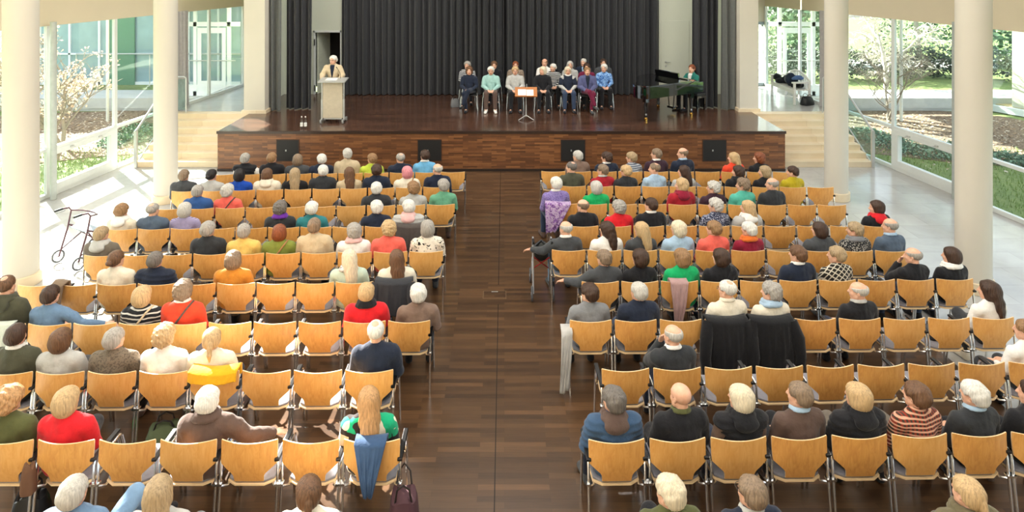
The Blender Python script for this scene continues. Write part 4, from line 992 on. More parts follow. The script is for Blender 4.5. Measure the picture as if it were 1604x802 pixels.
def person(x, y, z, rz, yaw, hair, hcol, top, pose='lap', leg='n', trous='black', shoe='black', acc=(), s=1.0, label='', group='', face=False, seed=0, glasses=False, extra=''):
    yaw = int(round(yaw / 12.0)) * 12
    o = bpy.data.objects.new('person', body_mesh(pose, leg, yaw)); COL.objects.link(o); o.location = (x, y, z); o.rotation_euler = (0, 0, rz); o.scale = (s[0], s[0], s[1]) if isinstance(s, tuple) else (s, s, s)
    tag(o, label, 'person', group)
    dz = .5 if pose == 'stand' else 0; hc = HC0 + np.array([0, 0, dz])
    def part(name, me, mat, loc=(0, 0, 0), nolink=False):
        me2 = me
        if not me.materials: me.materials.append(mat)
        c = bpy.data.objects.new(name, me); COL.objects.link(c); c.parent = o; c.location = loc
        c.material_slots[0].link = 'OBJECT'; c.material_slots[0].material = mat; return c
    if hair != 'none': part('hair', hair_mesh(hair, yaw, seed % 2), hairmat(hcol, HAIR[hcol]), hc)
    kind, mat, nm = TOPS(top); tp = part(nm, top_mesh(pose, kind), mat)
    part('trousers', trouser_mesh(pose, leg), fabric(trous, CLOTH[trous]))
    for q in (-1, 1): part('shoe', shoe_mesh(pose, leg, q), fabric('shoe ' + shoe, CLOTH[shoe]))
    for a in acc:
        k, _, c = a.partition(':'); cc = (c.split('+') + [None])
        k2 = {'shawl': 'scarf', 'furhood': 'hood'}.get(k, k)
        m_ = fabric('scarf ' + c, CLOTH[cc[0]], 'floral' if cc[1] else None, CLOTH.get(cc[1]), CLOTH[cc[0]])
        part({'strap': 'bag_strap', 'shirtfront': 'shirt_front'}.get(k2, k2), accessory(k2), m_, (0, 0, dz))
    if kind == 'vest' or kind == 'tee' and extra:
        part('shirt_sleeve', top_mesh(pose, 'thin'), fabric(extra or 'white', CLOTH[extra or 'white']))
    if face:
        key = ('eyes', yaw)
        if key not in CACHE:
            q = MB(); Mz = rotz(R(yaw))
            for sx in (-1, 1): p = Mz @ np.array([sx * .031, .0845, .009]); q.sphere(tuple(p), .0055, 8, 6)
            CACHE[key] = q.mesh('eyes', (), True)
        part('eyes', CACHE[key], plain('iris', '2a211c', .2), hc)
        key = ('brows', yaw)
        if key not in CACHE:
            q = MB(); Mz = rotz(R(yaw))
            for sx in (-1, 1): q.tube([tuple(Mz @ np.array([sx * u, .092 - .25 * abs(u - .02), .029 + .003 * math.sin(u * 60)])) for u in (.015, .027, .042)], .0032, 6)
            CACHE[key] = q.mesh('eyebrows', (), True)
        part('eyebrows', CACHE[key], hairmat(hcol, HAIR[hcol]), hc)
    if glasses:
        key = ('gl', yaw)
        if key not in CACHE:
            q = MB(); Mz = rotz(R(yaw)); W3 = lambda a, b, c: tuple(Mz @ np.array([a, b, c]))
            for sx in (-1, 1):
                q.tube([W3(sx * .033 + .022 * math.cos(t), .104 - .15 * abs(math.cos(t)) * .02, .008 + .017 * math.sin(t)) for t in np.linspace(0, 6.283, 15)], .0022, 5)
                q.tube([W3(sx * .056, .102, .012), W3(sx * .078, .05, .012), W3(sx * .082, -.01, .008)], .0022, 5)
            q.tube([W3(-.011, .106, .012), W3(.011, .106, .012)], .0022, 5); CACHE[key] = q.mesh('glasses', (), True)
        part('glasses', CACHE[key], M_LENS, hc)
    return o
HAIR = {'white': 'd9d5cd', 'grey-white': 'bfbab2', 'grey': 'a39d95', 'dark grey': '6f6862', 'blond': 'c3a377', 'light blond': 'd9cbb0', 'ash blond': 'a8906e', 'grey-brown': '86715c',
        'brown': '6a4b34', 'light brown': '93704d', 'dark brown': '432e22', 'black': '221c1b', 'auburn': '84482a', 'pink': 'd98a92', 'red-blond': 'bb8f60'}
CLOTH = {'black': '1b1b1f', 'charcoal': '303235', 'dark grey': '45474a', 'grey': '808184', 'light grey': 'b9b8b4', 'white': 'efece6', 'cream': 'e6dcc8', 'beige': 'c9b696', 'navy': '1f2739', 'blue': '31568f',
         'royal blue': '1747a8', 'light blue': 'a9c3da', 'sky blue': '6fb1da', 'slate blue': '536173', 'denim': '6b87a6', 'teal': '2f7a80', 'mint': '58b7a2', 'pale mint': 'bccdbd', 'green': '15a45c', 'bright green': '12a763', 'sage green': '68a585',
         'olive': '575a35', 'dark olive': '4a4a3a', 'olive green': '7e8a3c', 'mustard': 'b8a41f', 'ochre': 'c9852f', 'yellow': 'e0bf6a', 'lime': 'c3d44a', 'orange': 'e0702a', 'orange-red': 'e0462a', 'red': 'd7202a', 'dark red': 'a51e2c', 'crimson': '8e1a34',
         'coral': 'ee6a5c', 'pink': 'e6b9b5', 'purple': '7e68a6', 'plum': '3c2430', 'maroon': '6e1a3a', 'brown': '5d4a42', 'taupe': '80695c', 'tan': 'a97b4e', 'grey-brown': '6d6459', 'jeans': '7c9bbb', 'dark jeans': '33415a', 'burgundy': '8c1c3c', 'khaki': '6b6248', 'yellow bright': 'edb51d', 'shoe green': '1f9a50', 'steel blue': '3c5573', 'teal green': '1f6e62', 'violet': '6a2fa0', 'purple-grey': '565a80'}
PAT = {  # pattern words: base, pattern, second, third
 'striped purple': ('8076a0', 'stripe', 'b3aac6', None), 'leopard-print': ('efe4d2', 'leopard', '1c1816', None), 'nordic-patterned black': ('1d1e22', 'nordic', 'c9c6c0', None),
 'green-black-white': ('16a878', 'camo', 'e8dcc6', '231c1c'), 'red-brown plaid': ('8f3524', 'plaid', '3d3428', 'd8a58a'), 'black-white lattice': ('26231f', 'grid', 'cfc7b6', None),
 'navy speckled': ('272e48', 'speckle', 'aeb2c4', None), 'black patterned': ('232326', 'speckle', 'a9a49c', None), 'grey striped': ('6e7788', 'wide', 'c9ccd0', None), 'blue patterned': ('3e76c4', 'floral', '9cc3ea', '24447c'),
 'purple knitted': ('8f7fb8', 'speckle', '6a5a96', None), 'striped black-white': ('2c2c30', 'wide', 'dedede', None), 'black-and-white': ('1a1a1c', 'wide', 'e6e6e2', None), 'tweed': ('75695a', 'speckle', '5c5246', None), 'navy piped': ('1d2438', None, None, None),
 'grey-brown patterned': ('9c8a78', 'speckle', '5f5348', None)}
def TOPS(t):
    words = t.split(); nm = words[-1]; col = ' '.join(words[:-1])
    kind = {'jacket': 'thick', 'blazer': 'thick', 'coat': 'thick', 'suit': 'thick', 'sweater': 'mid', 'pullover': 'mid', 'cardigan': 'mid', 'hoodie': 'thick', 'shirt': 'thin', 'blouse': 'thin', 'top': 'thin', 'puffer': 'puffer', 'vest': 'vest', 'tee': 'tee'}[nm]
    if col in PAT: a = PAT[col]; m_ = fabric(col, a[0], a[1], a[2], a[3])
    else: m_ = fabric(col, CLOTH[col])
    return kind, m_, {'puffer': 'puffer_jacket', 'suit': 'jacket', 'tee': 'shirt'}.get(nm, nm)

# ------------------------------------------------------------------ who sits where: row, seat from the aisle, head position in the photograph, hair, clothing, pose, extras
AUD = '''
L1 8 373 248|short:grey|black vest|outr|strapx|sleeve:white glasses
L1 7 428 247|short:light brown|black coat|lap
L1 6 468 251|bob:grey-brown|dark grey jacket|lap
L1 5 505 250|short:white|navy jacket|lap
L1 4 546 241|short:grey-white|beige jacket|lap
L1 3 583 253|short:light brown|lime top|lap
L1 2 629.7 248|thin:grey|navy jacket|lap
L1 1 668 243|short:dark brown|sky blue shirt|lap|collar:white
L2 9 288 275|short:grey-brown|dark grey jacket|lap
L2 8 330 274|bun:black|light grey tee|lap
L2 7 376 275|bob:black|royal blue top|lap
L2 6 418 275|bob:brown|cream coat|lap|hood:cream
L2 5 464 274|long:ash blond|black top|lap
L2 4 508 267|short:white|charcoal jacket|lap
L2 3 546 276|long:brown|beige blouse|lap
L2 2 592 266|full:dark brown|navy jacket|lap
L2 1 640 271|bob:pink|cream sweater|lap|strap:tan
L2 0 688 265|bald:grey-white|navy piped jacket|lap
L3 8 309 299|short:grey|blue jacket|lap
L3 7 356 300|curly:grey-white|coral top|lap|strap:brown
L3 2 592 298|full:white|charcoal jacket|lap
L3 1 650 298|curly:light brown|light grey blouse|lap
L3 0 697 290|full:grey|sage green top|lap
L4 9 193 330|full:light brown|cream top|lap|hood:white
L4 8 240 331|thin:grey|slate blue jacket|chin
L4 7 289 327|bob:grey-white|striped purple top|lap
L4 4 437 325|curly:dark grey|charcoal cardigan|lap|scarf:violet
L4 3 485 328|full:white|teal sweater|lap
L4 1 592 324|full:white|navy sweater|lap
L4 0 642 323|full:white|light grey puffer|lap|hood:pink
L5 9 160 367|short:ash blond|grey-brown hoodie|lap|hood:light grey
L5 6 319 358|full:grey|charcoal jacket|lap
L5 5 377 361|short:grey|yellow sweater|lap
L5 4 434 366|bob:auburn|olive green sweater|lap|strap:tan
L5 3 493 353|short:grey-brown|beige jacket|lap
L5 2 557 367|curly:grey|white sweater|lap|scarf:pink
L5 1 611 357|curly:blond|coral sweater|lap
L5 0 672 356|bob:grey|leopard-print sweater|lap
L6 7 176 404|bun:brown|cream sweater|lap
L6 6 240 407|short:dark grey|navy puffer|lap
L6 4 365 407|bobwavy:grey-brown|ochre sweater|lap
L6 1 549 403|long:light blond|pale mint sweater|lap|scarf:grey+white
L6 0 624 408|long:brown|cream sweater|lap
L7 9 12 446|thin:brown|dark olive jacket|lap|hood:dark olive
L7 8 72 460|short:dark brown|denim shirt|outr
L7 6 227 463|bob:blond|nordic-patterned black sweater|lap|strap:beige
L7 5 280 453|curly:grey-brown|orange-red sweater|lap|collar:white strap:brown
L7 1 577 456|short:blond|red jacket|lap|scarf:black
L7 0 665 458|full:white|taupe sweater|lap
L8 7 30 522|short:dark brown|dark olive blazer|lap|collar:white
L8 6 100 542|bob:brown|light grey sweater|lap
L8 5 184 528|short:grey|tweed jacket|lap
L8 4 262 523|curly:blond|white top|lap
L8 3 333 531|pony:blond|cream sweater|lap
L8 0 592 517|thin:white|navy jacket|lap
L9 6 19 624|afro:red-blond|olive sweater|lap
L9 5 104 641|bob:blond|red sweater|lap x|-|shoe:shoe green
L9 3 382 631|full:white|brown jacket|outr|scarf:brown
L9 0 581 627|long:red-blond|green-black-white sweater|lap
L10 3 118 770|short:grey-white|denim jacket|lap k|-|trous:jeans
L10 2 254 772|long:ash blond|light grey top|lap
L10 0 488 765|pony:brown|cream top|lap
R1 1 907 244|short:grey-white|taupe jacket|lap
R1 2 954 247|curly:dark brown|navy jacket|lap|collar:white
R1 3 991 248|full:ash blond|grey striped blouse|lap
R1 4 1030 241|short:grey-brown|plum jacket|lap|collar:white
R1 5 1073 240|bald:grey-brown|navy jacket|lap|collar:light blue
R1 7 1159 250|long:blond|orange-red sweater|lap
R1 8 1192 248|bobwavy:auburn|black top|lap
R2 0 897 262|thin:dark grey|dark olive jacket|lap
R2 1 949 266|short:grey-brown|dark red sweater|lap|collar:light grey|glasses
R2 2 982 271|full:blond|charcoal blouse|lap
R2 3 1027 264|thin:grey-brown|light blue shirt|lap
R2 4 1077 270|long:dark brown|light grey top|lap
R2 6 1164 270|bobwavy:dark brown|black coat|lap|hood:black
R2 7 1199 271|bob:ash blond|black top|lap
R2 8 1251 269|short:dark brown|mustard sweater|lap
R3 0 872 287|full:white|purple knitted sweater|lap|collar:white
R3 1 936 300|bob:grey-white|green sweater|lap
R3 4 1069 289|bobwavy:blond|dark red jacket|lap|hood:crimson
R3 5 1122 296|curly:grey-white|plum sweater|lap
R3 6 1169 289|curly:grey-brown|mint sweater|lap
R3 7 1212 288|bald:grey|charcoal jacket|lap
R4 0 915 322|bald:grey-brown|black jacket|lap
R4 1 981 326|curly:grey|red sweater|lap
R4 2 1028 320|short:dark brown|black suit|lap|collar:white
R4 4 1125 321|curly:grey-white|navy speckled sweater|lap
R4 5 1179 327|long:blond|light grey hoodie|lap|hood:white
R4 9 1388 325|bob:dark brown|black coat|lap|hood:red
R5 0 888 357|bald:grey-white|dark grey sweater|outl|collar:white|trous:jeans
R5 1 952 368|longwavy:dark brown|white sweater|lap
R5 2 1006 368|long:blond|dark grey top|lap
R5 3 1075 357|bobwavy:light blond|light blue sweater|lap
R5 4 1122 357|full:light brown|coral sweater|lap
R5 5 1185 361|full:white|crimson top|lap|scarf:orange
R5 7 1302 363|bob:dark brown|dark grey jacket|lap
R5 8 1349 363|full:ash blond|black patterned jacket|lap|scarf:grey
R5 9 1395 353|bald:grey|slate blue sweater|lap|collar:light blue
R6 0 952 403|short:grey-brown|dark grey sweater|outl|-|glasses
R6 1 1004 407|bobwavy:dark brown|black top|lap
R6 2 1074 408|bobwavy:light brown|bright green sweater|lap
R6 3 1136 403|bobwavy:dark brown|black sweater|lap|strap:black
R6 5 1257 397|full:brown|navy blazer|lap|collar:white
R6 6 1319 398|full:ash blond|black-white lattice blouse|lap
R6 8 1451 402|bald:grey|black sweater|chin
R6 9 1511 403|bob:dark brown|black sweater|lap|scarf:white
R7 0 925 464|full:dark brown|grey sweater|lap
R7 1 1002 455|short:grey-white|navy suit|lap
R7 3 1141 452|thin:white|cream sweater|lap|collar:cream|glasses
R7 4 1223 463|curly:grey|cream top|lap|scarf:light blue
R7 6 1354 460|bald:grey-white|black sweater|lap|collar:light grey
R7 9 1563 462|longwavy:dark brown|white shirt|lap y|-|shoe:cream
R8 1 1056 523|bald:grey-white|charcoal suit|chin|collar:white
R8 8 1612 540|short:light brown|white shirt|lap
R9 0 963 629|full:dark grey|steel blue puffer|lap|hood:brown
R9 1 1068 617|none:brown|black jacket|lap|collar:olive
R9 2 1180 628|bob:light blond|black vest|lap|hood:black|sleeve:taupe
R9 3 1281 615|short:grey-brown|brown sweater|lap|collar:light blue
R9 4 1351 628|bob:blond|black puffer|lap|hood:black
R9 5 1457 629|full:brown|red-brown plaid sweater|lap
R9 6 1541 622|full:white|charcoal sweater|lap|collar:light blue
R9 7 1625 650|short:dark brown|black jacket|lap
R10 0 1050 771|full:light blond|olive jacket|lap
R10 1 1177 768|short:grey-brown|navy jacket|lap|collar:light grey|glasses
R10 4 1514 766|pony:blond|khaki puffer|lap|hood:khaki
'''
HW = {'short': 'short {} hair', 'thin': 'thinning {} hair', 'bald': 'balding, {} fringe', 'full': 'full {} hair', 'curly': 'curly {} hair', 'afro': 'frizzy {} hair', 'bob': '{} bob', 'bobwavy': 'wavy {} bob', 'long': 'long {} hair',
      'longwavy': 'long wavy {} hair', 'bun': '{} bun', 'pony': '{} ponytail', 'none': 'bald head'}
SW = ['on the aisle', 'second from aisle', 'third from aisle', 'fourth from aisle', 'fifth from aisle', 'sixth from aisle', 'seventh from aisle', 'eighth from aisle', 'ninth from aisle', 'tenth from aisle']
RW = ['', 'first', 'second', 'third', 'fourth', 'fifth', 'sixth', 'seventh', 'eighth', 'ninth', 'rearmost']
LECT = Vector((-4.9, 17.1)); occ = {}
TR = ['black', 'charcoal', 'dark jeans', 'dark grey', 'grey-brown', 'navy']
def parse():
    for ln, line in enumerate(AUD.strip().split('\n')):
        parts = line.split('|'); key, seat, hx, hy = parts[0].split(); seat = int(seat); hx, hy = float(hx), float(hy)
        hs_, hc_ = parts[1].split(':'); top = parts[2]; pl = parts[3].split(); pose = pl[0]; leg = pl[1] if len(pl) > 1 else None
        accs, kw = [], {}
        known = ('collar', 'scarf', 'hood', 'strap', 'shawl')
        for tok in '|'.join(parts[4:]).replace('|', ' ~').split(' '):
            pass
        items = []; 
        for seg in parts[4:]:
            cur = None
            for wd in seg.split():
                if ':' in wd or wd in ('glasses', '-', 'strapx'): items.append(wd)
                else: items[-1] += ' ' + wd
        for it in items:
            k, _, c = it.partition(':')
            if k in known: accs.append(it)
            elif k == 'glasses': kw['glasses'] = True
            elif k == 'sleeve': kw['extra'] = c
            elif k in ('trous', 'shoe'): kw[k] = c
        yield ln, key, seat, hx, hy, hs_, hc_, top, pose, leg, accs, kw
for ln, key, seat, hx, hy, hs_, hc_, top, pose, leg, accs, kw in parse():
    cx, cy, crz, n = SEATS[(key, seat)]; occ[(key, seat)] = True; row = int(key[1:]); rr = random.Random(1000 + ln)
    dh = cy + .19; X_ = Xp(hx, dh); zh = CAMZ - (hy - HY) * dh / F; sz = min(1.07, max(.93, zh / 1.155))
    dx = max(-.10, min(.10, X_ - cx)); px_ = cx + dx
    ang = math.atan2(-(LECT.x - px_), LECT.y - cy)          # positive: lectern to the left
    rz = crz + .22 * ang
    yaw = math.degrees(.80 * ang) + rr.choice((-10, 0, 0, 10)); yaw = max(-50, min(56, yaw))
    head_off = .0
    if leg is None: leg = rr.choice('nnnnxy') if pose != 'outl' else 'n'
    kw.setdefault('trous', rr.choice(TR)); kw.setdefault('shoe', rr.choice(('black', 'black', 'brown', 'dark grey')))
    if row == 4 and seat in (3,) and key[0] == 'L': kw['trous'] = 'jeans'
    lab = 'person, %s, %s, %s row, %s block, %s' % (HW[hs_].format(hc_), top, RW[row], 'left' if key[0] == 'L' else 'right', SW[seat])
    person(px_, cy - .02, 0, rz, yaw, hs_ if hs_ != 'none' else 'none', hc_, top, pose, leg, kw['trous'], kw['shoe'], accs, (1.0, sz), lab, 'audience seated on the chairs', seed=ln, glasses=kw.get('glasses', False), extra=kw.get('extra', ''))
used = False
for (key, i), (x, y, rz, n) in SEATS.items():
    if key[-2:] == '10' and (key, i) not in occ: continue
    c = copy_tree(chair0) if used else chair0; used = True
    c.location = (x, y, 0); c.rotation_euler = (0, 0, rz)
    aisle = i == 0
    if aisle: a = link('armrest', arm_me, None, c); a.location = ((.252 if key[0] == 'L' else -.252), 0, 0)
    st = 'occupied' if (key, i) in occ else 'empty'
    tag(c, '%s beech plywood chair, %s row, %s block, %s' % (st, RW[int(key[1:])], 'left' if key[0] == 'L' else 'right', SW[i]), 'chair', 'rows of beech chairs')

# ------------------------------------------------------------------ people on the stage
def stage_person(px, y, hair, hcol, top, label, pose='lap', leg='n', trous='black', acc=(), yaw=0, shoe='black', sz=1.0, glasses=False, extra='', seed=0, z=SH, hy=None, chair=True, group='choir seated on the stage', rz=math.pi):
    x = Xp(px, y - .175)
    person(x, y, z, rz, yaw, hair, hcol, top, pose, leg, trous, shoe, acc, (1.0, sz * .97), label, group, True, seed, glasses, extra)
    return x
def stage_chair():
    r = empty('choir_chair')
    MB().box(-.2, .2, -.10, -.08, .52, .82).build('backrest', M_BLACK, r, bevel=.008)
    MB().box(-.21, .21, -.02, .40, .43, .462).build('seat', M_BLACK, r, bevel=.012)
    for s in (-1, 1):
        MB().tube([(s * .25, .42, 0), (s * .225, .40, .40), (s * .2, .36, .44), (s * .19, .2, .425)], .012, 8).build('leg', M_CHROME, r, smooth=True)
        MB().tube([(s * .25, -.10, 0), (s * .225, -.06, .43), (s * .2, -.09, .60)], .012, 8).build('leg', M_CHROME, r, smooth=True)
    return r
CH = [  # px, y of the chair back, hair, colour, top, label, kwargs
 (735, 18.75, 'bobwavy', 'brown', 'navy blouse', 'person in dark navy with wavy brown hair, front row of choir, leftmost', dict(leg='y', trous='navy')),
 (769, 18.75, 'full', 'white', 'teal sweater', 'person in pale turquoise sweater and brown trousers, front row of choir', dict(trous='brown', shoe='white', glasses=True)),
 (807, 18.75, 'full', 'blond', 'light grey sweater', 'person in pale grey sweater behind the music stand, front row of choir', dict(leg='n', glasses=True)),
 (850, 18.75, 'bob', 'light blond', 'black sweater', 'person all in black with blond bob, front row of choir', dict(yaw=-36)),
 (889.5, 18.75, 'bob', 'light blond', 'navy top', 'person in navy top with light grey sleeves and skirt, front row of choir', dict(glasses=True, acc=('collar:white',), trous='dark jeans')),
 (920, 18.65, 'short', 'light brown', 'purple-grey jacket', 'person in grey-blue jacket and maroon trousers, legs crossed, front row of choir', dict(leg='x', trous='maroon', shoe='dark grey', acc=('shirtfront:navy',))),
 (946, 19.25, 'full', 'white', 'blue patterned blouse', 'person in blue patterned blouse with white hair, right end of choir', dict(yaw=-24)),
 (732, 19.85, 'full', 'grey', 'striped black-white blouse', 'person in striped blouse with grey hair, back row of choir, left end', dict(yaw=-12)),
 (774, 19.85, 'full', 'brown', 'black sweater', 'person with brown hair hidden behind the turquoise sweater, back row of choir', dict()),
 (807.5, 19.85, 'short', 'auburn', 'grey-brown patterned sweater', 'person in brown patterned sweater, back row of choir, behind pale grey sweater', dict()),
 (853, 20.0, 'bald', 'light brown', 'white shirt', 'person with balding head and white shirt, back row of choir', dict(yaw=-12, sz=1.05)),
 (866, 19.35, 'short', 'white', 'black-and-white sweater', 'person with short white hair and black-and-white sweater, middle of choir', dict(yaw=-36)),
 (893, 19.9, 'long', 'grey-white', 'light grey top', 'person with long grey hair, back row behind navy top of choir', dict()),
 (914, 20.05, 'thin', 'grey-white', 'navy suit', 'person in dark suit with thinning white hair, back row of choir', dict(yaw=-24, acc=('shirtfront:light blue',), sz=1.05)),
 (919, 19.4, 'bobwavy', 'dark brown', 'maroon sweater', 'person in maroon sweater leaning, behind the grey-blue jacket of choir', dict(yaw=-12)),
 (945, 19.95, 'short', 'dark brown', 'dark grey jacket', 'person with short dark hair, back row of choir, rightmost', dict(sz=1.05)),
]
CLOTH['teal'] = '8fc0bb' if False else CLOTH['teal']
CLOTH['pale turquoise'] = '9dc4bd'
sc0 = stage_chair()
for k, (px, y, hr, hcol, top, lab, kw) in enumerate(CH):
    if k == 1: top = 'pale turquoise sweater'
    if k == 4: kw['extra'] = 'light grey'; top = 'navy tee'
    x = stage_person(px, y, hr, hcol, top, lab, seed=k, **kw)
    c = sc0 if k == 0 else copy_tree(sc0); c.location = (x, y, SH); c.rotation_euler = (0, 0, math.pi)
    tag(c, 'black stage chair under the singer ' + ' '.join(lab.split(',')[0].split()[1:10]), 'chair', 'choir chairs')
for px, y, rz in ((842, 18.6, .2), (853, 19.0, 0)): pass
xs = Xp(519.5, 17.3)
person(xs, 17.62, SH, math.pi, -12, 'full', 'white', 'beige blazer', 'stand', 'n', 'charcoal', 'black', ('shirtfront:navy',), (1.0, .96), 'person with white hair in light beige blazer speaking at the lectern', None, True, 1, True)
ba = math.atan2(-.53, -.85) - math.pi / 2
bx, by = 5.50 + .85 * .17, 18.72 + .53 * .17
person(bx, by, SH, ba, 12, 'short', 'auburn', 'teal green cardigan', 'piano', 'n', 'black', 'black', ('shirtfront:white',), (1.0, 1.0), 'person in green cardigan with auburn hair playing the grand piano', None, True, 2)

# ------------------------------------------------------------------ things laid over chairs, bags, walking frames
def drape(name, seat, wdt, back, front, th, mat, label, cat, z=.852, off=0, taper=1.0, seed=1, sleeves=False, group=None, skew=0):
    cx, cy, rz, n = SEATS[seat]; root = None
    rr = random.Random(seed); L = back + front; nu, nv = 26, 22; v = []; f = []
    for side in (0, 1):
        for j in range(nv + 1):
            s_ = -back + L * j / nv
            for i in range(nu + 1):
                u = -1 + 2 * i / nu; k = (1 - (1 - taper) * max(0, -s_ / back)); x = u * wdt / 2 * k + off + skew * max(0, -s_ / back)
                yb = -.075 + .95 * min(abs(x), .24) ** 2
                fold = .014 * math.sin(u * 9 + seed + s_ * 3) + .009 * math.sin(u * 19 - s_ * 7 + seed)
                if s_ < 0:
                    y = yb - .018 - .05 * min(1, -s_ / .3) - abs(fold) * min(1, -s_ * 6) - .02 - side * th; zz = z + .012 + s_ + .012 * math.sin(u * 5 + seed) * min(1, -s_ * 2) + side * .012
                    if abs(x) > .25: zz -= (abs(x) - .25) * .5
                else:
                    y = yb + .03 + min(s_, .03) + th * .5 + (side * th if s_ > .02 else 0); zz = z + .012 - max(0, s_ - .02) + side * .012
                v.append((x, y, max(zz, .01)))
    W = nu + 1; T = W * (nv + 1)
    for j in range(nv):
        for i in range(nu):
            a = j * W + i; f.append((a, a + 1, a + 1 + W, a + W)); f.append((T + a + W, T + a + 1 + W, T + a + 1, T + a))
    for i in range(nu): f.append((i, T + i, T + i + 1, i + 1)); a = nv * W + i; f.append((a + 1, T + a + 1, T + a, a))
    for j in range(nv): a = j * W; f.append((a + W, T + a + W, T + a, a)); a += nu; f.append((a, T + a, T + a + W, a + W))
    me = bpy.data.meshes.new(name); me.from_pydata(v, [], f); me.shade_smooth(); o = link(name, me, mat); o.location = (cx, cy, 0); o.rotation_euler = (0, 0, rz)
    if sleeves:
        for s in (-1, 1):
            x = s * (wdt / 2 - .03) + off
            q = MB().tube([(x, -.05, z - .02), (x + s * .05, -.13, z - .18), (x + s * .07, -.15, z - .40), (x + s * .05, -.15, z - .58)], [.07, .075, .065, .055], 12); q.build('sleeve', mat, o, smooth=True)
    tag(o, label, cat, group); return o
M_BC = fabric('black coat cloth', '17171a'); 
drape('coat', ('R7', 3), .50, .62, .12, .03, M_BC, 'long black coat hung over the chair behind the cream sweater, seventh row', 'coat', sleeves=True, seed=3)
drape('coat', ('R7', 4), .52, .64, .12, .03, fabric('black coat cloth b', '131316'), 'long black hooded coat hung over the chair of the light blue scarf, seventh row', 'coat', sleeves=True, seed=6)
drape('jacket', ('L6', 0), .50, .40, .1, .03, fabric('anthracite jacket', '35363a'), 'dark grey jacket hung over aisle chair, sixth row, left block', 'jacket', seed=4, sleeves=True)
drape('coat', ('L4', 0), .50, .40, .1, .025, fabric('brown grey coat', '4e4743'), 'dark grey-brown coat hung over the aisle chair, fourth row, left block', 'coat', seed=5)
drape('shawl', ('R6', 2), .24, .50, .1, .02, fabric('dusty pink', 'b08f8c'), 'dusty pink shawl hanging over the chair of the bright green sweater', 'shawl', off=-.03, taper=.45, seed=2, skew=-.03)
drape('jacket', ('L9', 0), .28, .42, .08, .02, fabric('denim jacket', '3a5478'), 'dark blue quilted jacket hanging narrow over aisle chair, ninth row, left block', 'jacket', taper=.25, seed=8, skew=.0)
drape('jacket', ('L8', 3), .50, .10, .12, .025, fabric('bright yellow', 'e8ab1c'), 'bright yellow jacket on the chair of the blond ponytail, eighth row', 'jacket', seed=9)
drape('jacket', ('L6', 8), .20, .34, .12, .04, fabric('brown jacket', '7c6650'), 'brown jacket bundled over an empty chair, sixth row, left edge', 'jacket', off=-.22, seed=10)
drape('shawl', ('R3', 0), .46, .50, .1, .025, fabric('purple floral', '8c5fa8', 'floral', 'c7b4c9', '5a3464'), 'purple floral shawl trailing over the aisle chair, third row, right block', 'shawl', off=-.10, taper=.35, seed=11, skew=-.14)
drape('coat', ('R7', 0), .13, .66, .08, .035, fabric('light grey coat', 'b5b3b0'), 'light grey coat trailing to the floor beside the aisle chair, seventh row, right block', 'coat', off=-.29, taper=.8, seed=12, skew=-.04, z=.74)
drape('paper_sheet', ('L7', 9), .3, .22, .02, .004, fabric('pale paper', 'c9d0c4'), 'pale grey cloth on the olive jacket at the left edge, seventh row', 'cloth', seed=13)
def bag(name, loc, rz, size, mat, label, strap=True, cat='bag'):
    r = empty(name, loc, rz); tag(r, label, cat); a, b, c = size
    q = MB(); prof = [(1.0, 0), (1.06, .12), (1.04, .45), (.92, .75), (.8, .94), (.5, 1.0)]
    n = 20
    for k, z in prof:
        for i in range(n):
            t = 2 * math.pi * i / n; cx_ = math.copysign(abs(math.cos(t)) ** .6, math.cos(t)); cy_ = math.copysign(abs(math.sin(t)) ** .6, math.sin(t))
            q.v.append((a / 2 * k * cx_ * (1 + .03 * math.sin(5 * t + z * 9)), b / 2 * k * cy_ * (1.1 - .3 * z), c * z + .003 + .02 * math.sin(3 * t) * z))
    for j in range(len(prof) - 1):
        for i in range(n): x = j * n + i; y = j * n + (i + 1) % n; q.f.append((x, y, y + n, x + n)); q.mi.append(0)
    q.f.append(tuple(range(n - 1, -1, -1))); q.f.append(tuple((len(prof) - 1) * n + i for i in range(n))); q.mi += [0, 0]
    q.build('body', mat, r, smooth=True)
    if strap:
        for s in (-1, 1): MB().tube([(-a * .28, s * b * .2, c * .9), (-a * .2, s * b * .3, c * 1.25), (0, s * b * .35, c * 1.38), (a * .2, s * b * .3, c * 1.25), (a * .28, s * b * .2, c * .9)], .009, 6).build('handle', plain('bag strap', '2a2422', .5), r, smooth=True)
    return r
def seatxy(k, dx, dy): x, y, rz, n = SEATS[k]; return (x + dx, y + dy, 0)
bag('handbag', (Xp(258, 6.75), 6.75, 0), .3, (.34, .2, .22), plain('green canvas', '5d6a4c', .8, bmp=.3), 'olive green handbag with brown trim on the floor, left of eighth row')
bag('handbag', (Xp(48, 5.75), 5.75, 0), .2, (.30, .2, .3), plain('black bag leather', '151416', .3), 'black leather bag under the left end chairs of the ninth row')
bag('backpack', (Xp(640, 5.9), 5.62, 0), .1, (.26, .36, .42), plain('maroon cloth', '4a2c33', .8, bmp=.3), 'maroon rucksack on the floor beside the aisle chair, ninth row, left block', cat='backpack')
bag('handbag', (Xp(1262, 19.3), 19.2, SH + .004), .5, (.42, .25, .24), plain('black bag cloth', '1d1d20', .6), 'black bag on the platform floor beside the white bench')
bag('handbag', (Xp(714, 19.1), 18.9, SH), .3, (.26, .14, .24), plain('grey bag', '6f7072', .6), 'small grey bag on the stage floor, left end of the choir')
o = bag('handbag', seatxy(('R7', 5), 0, .24), .4, (.34, .26, .13), plain('grey bag b', '8d8a88', .7), 'grey bag lying on the empty chair beside the black sweater, seventh row'); o.location.z = .47
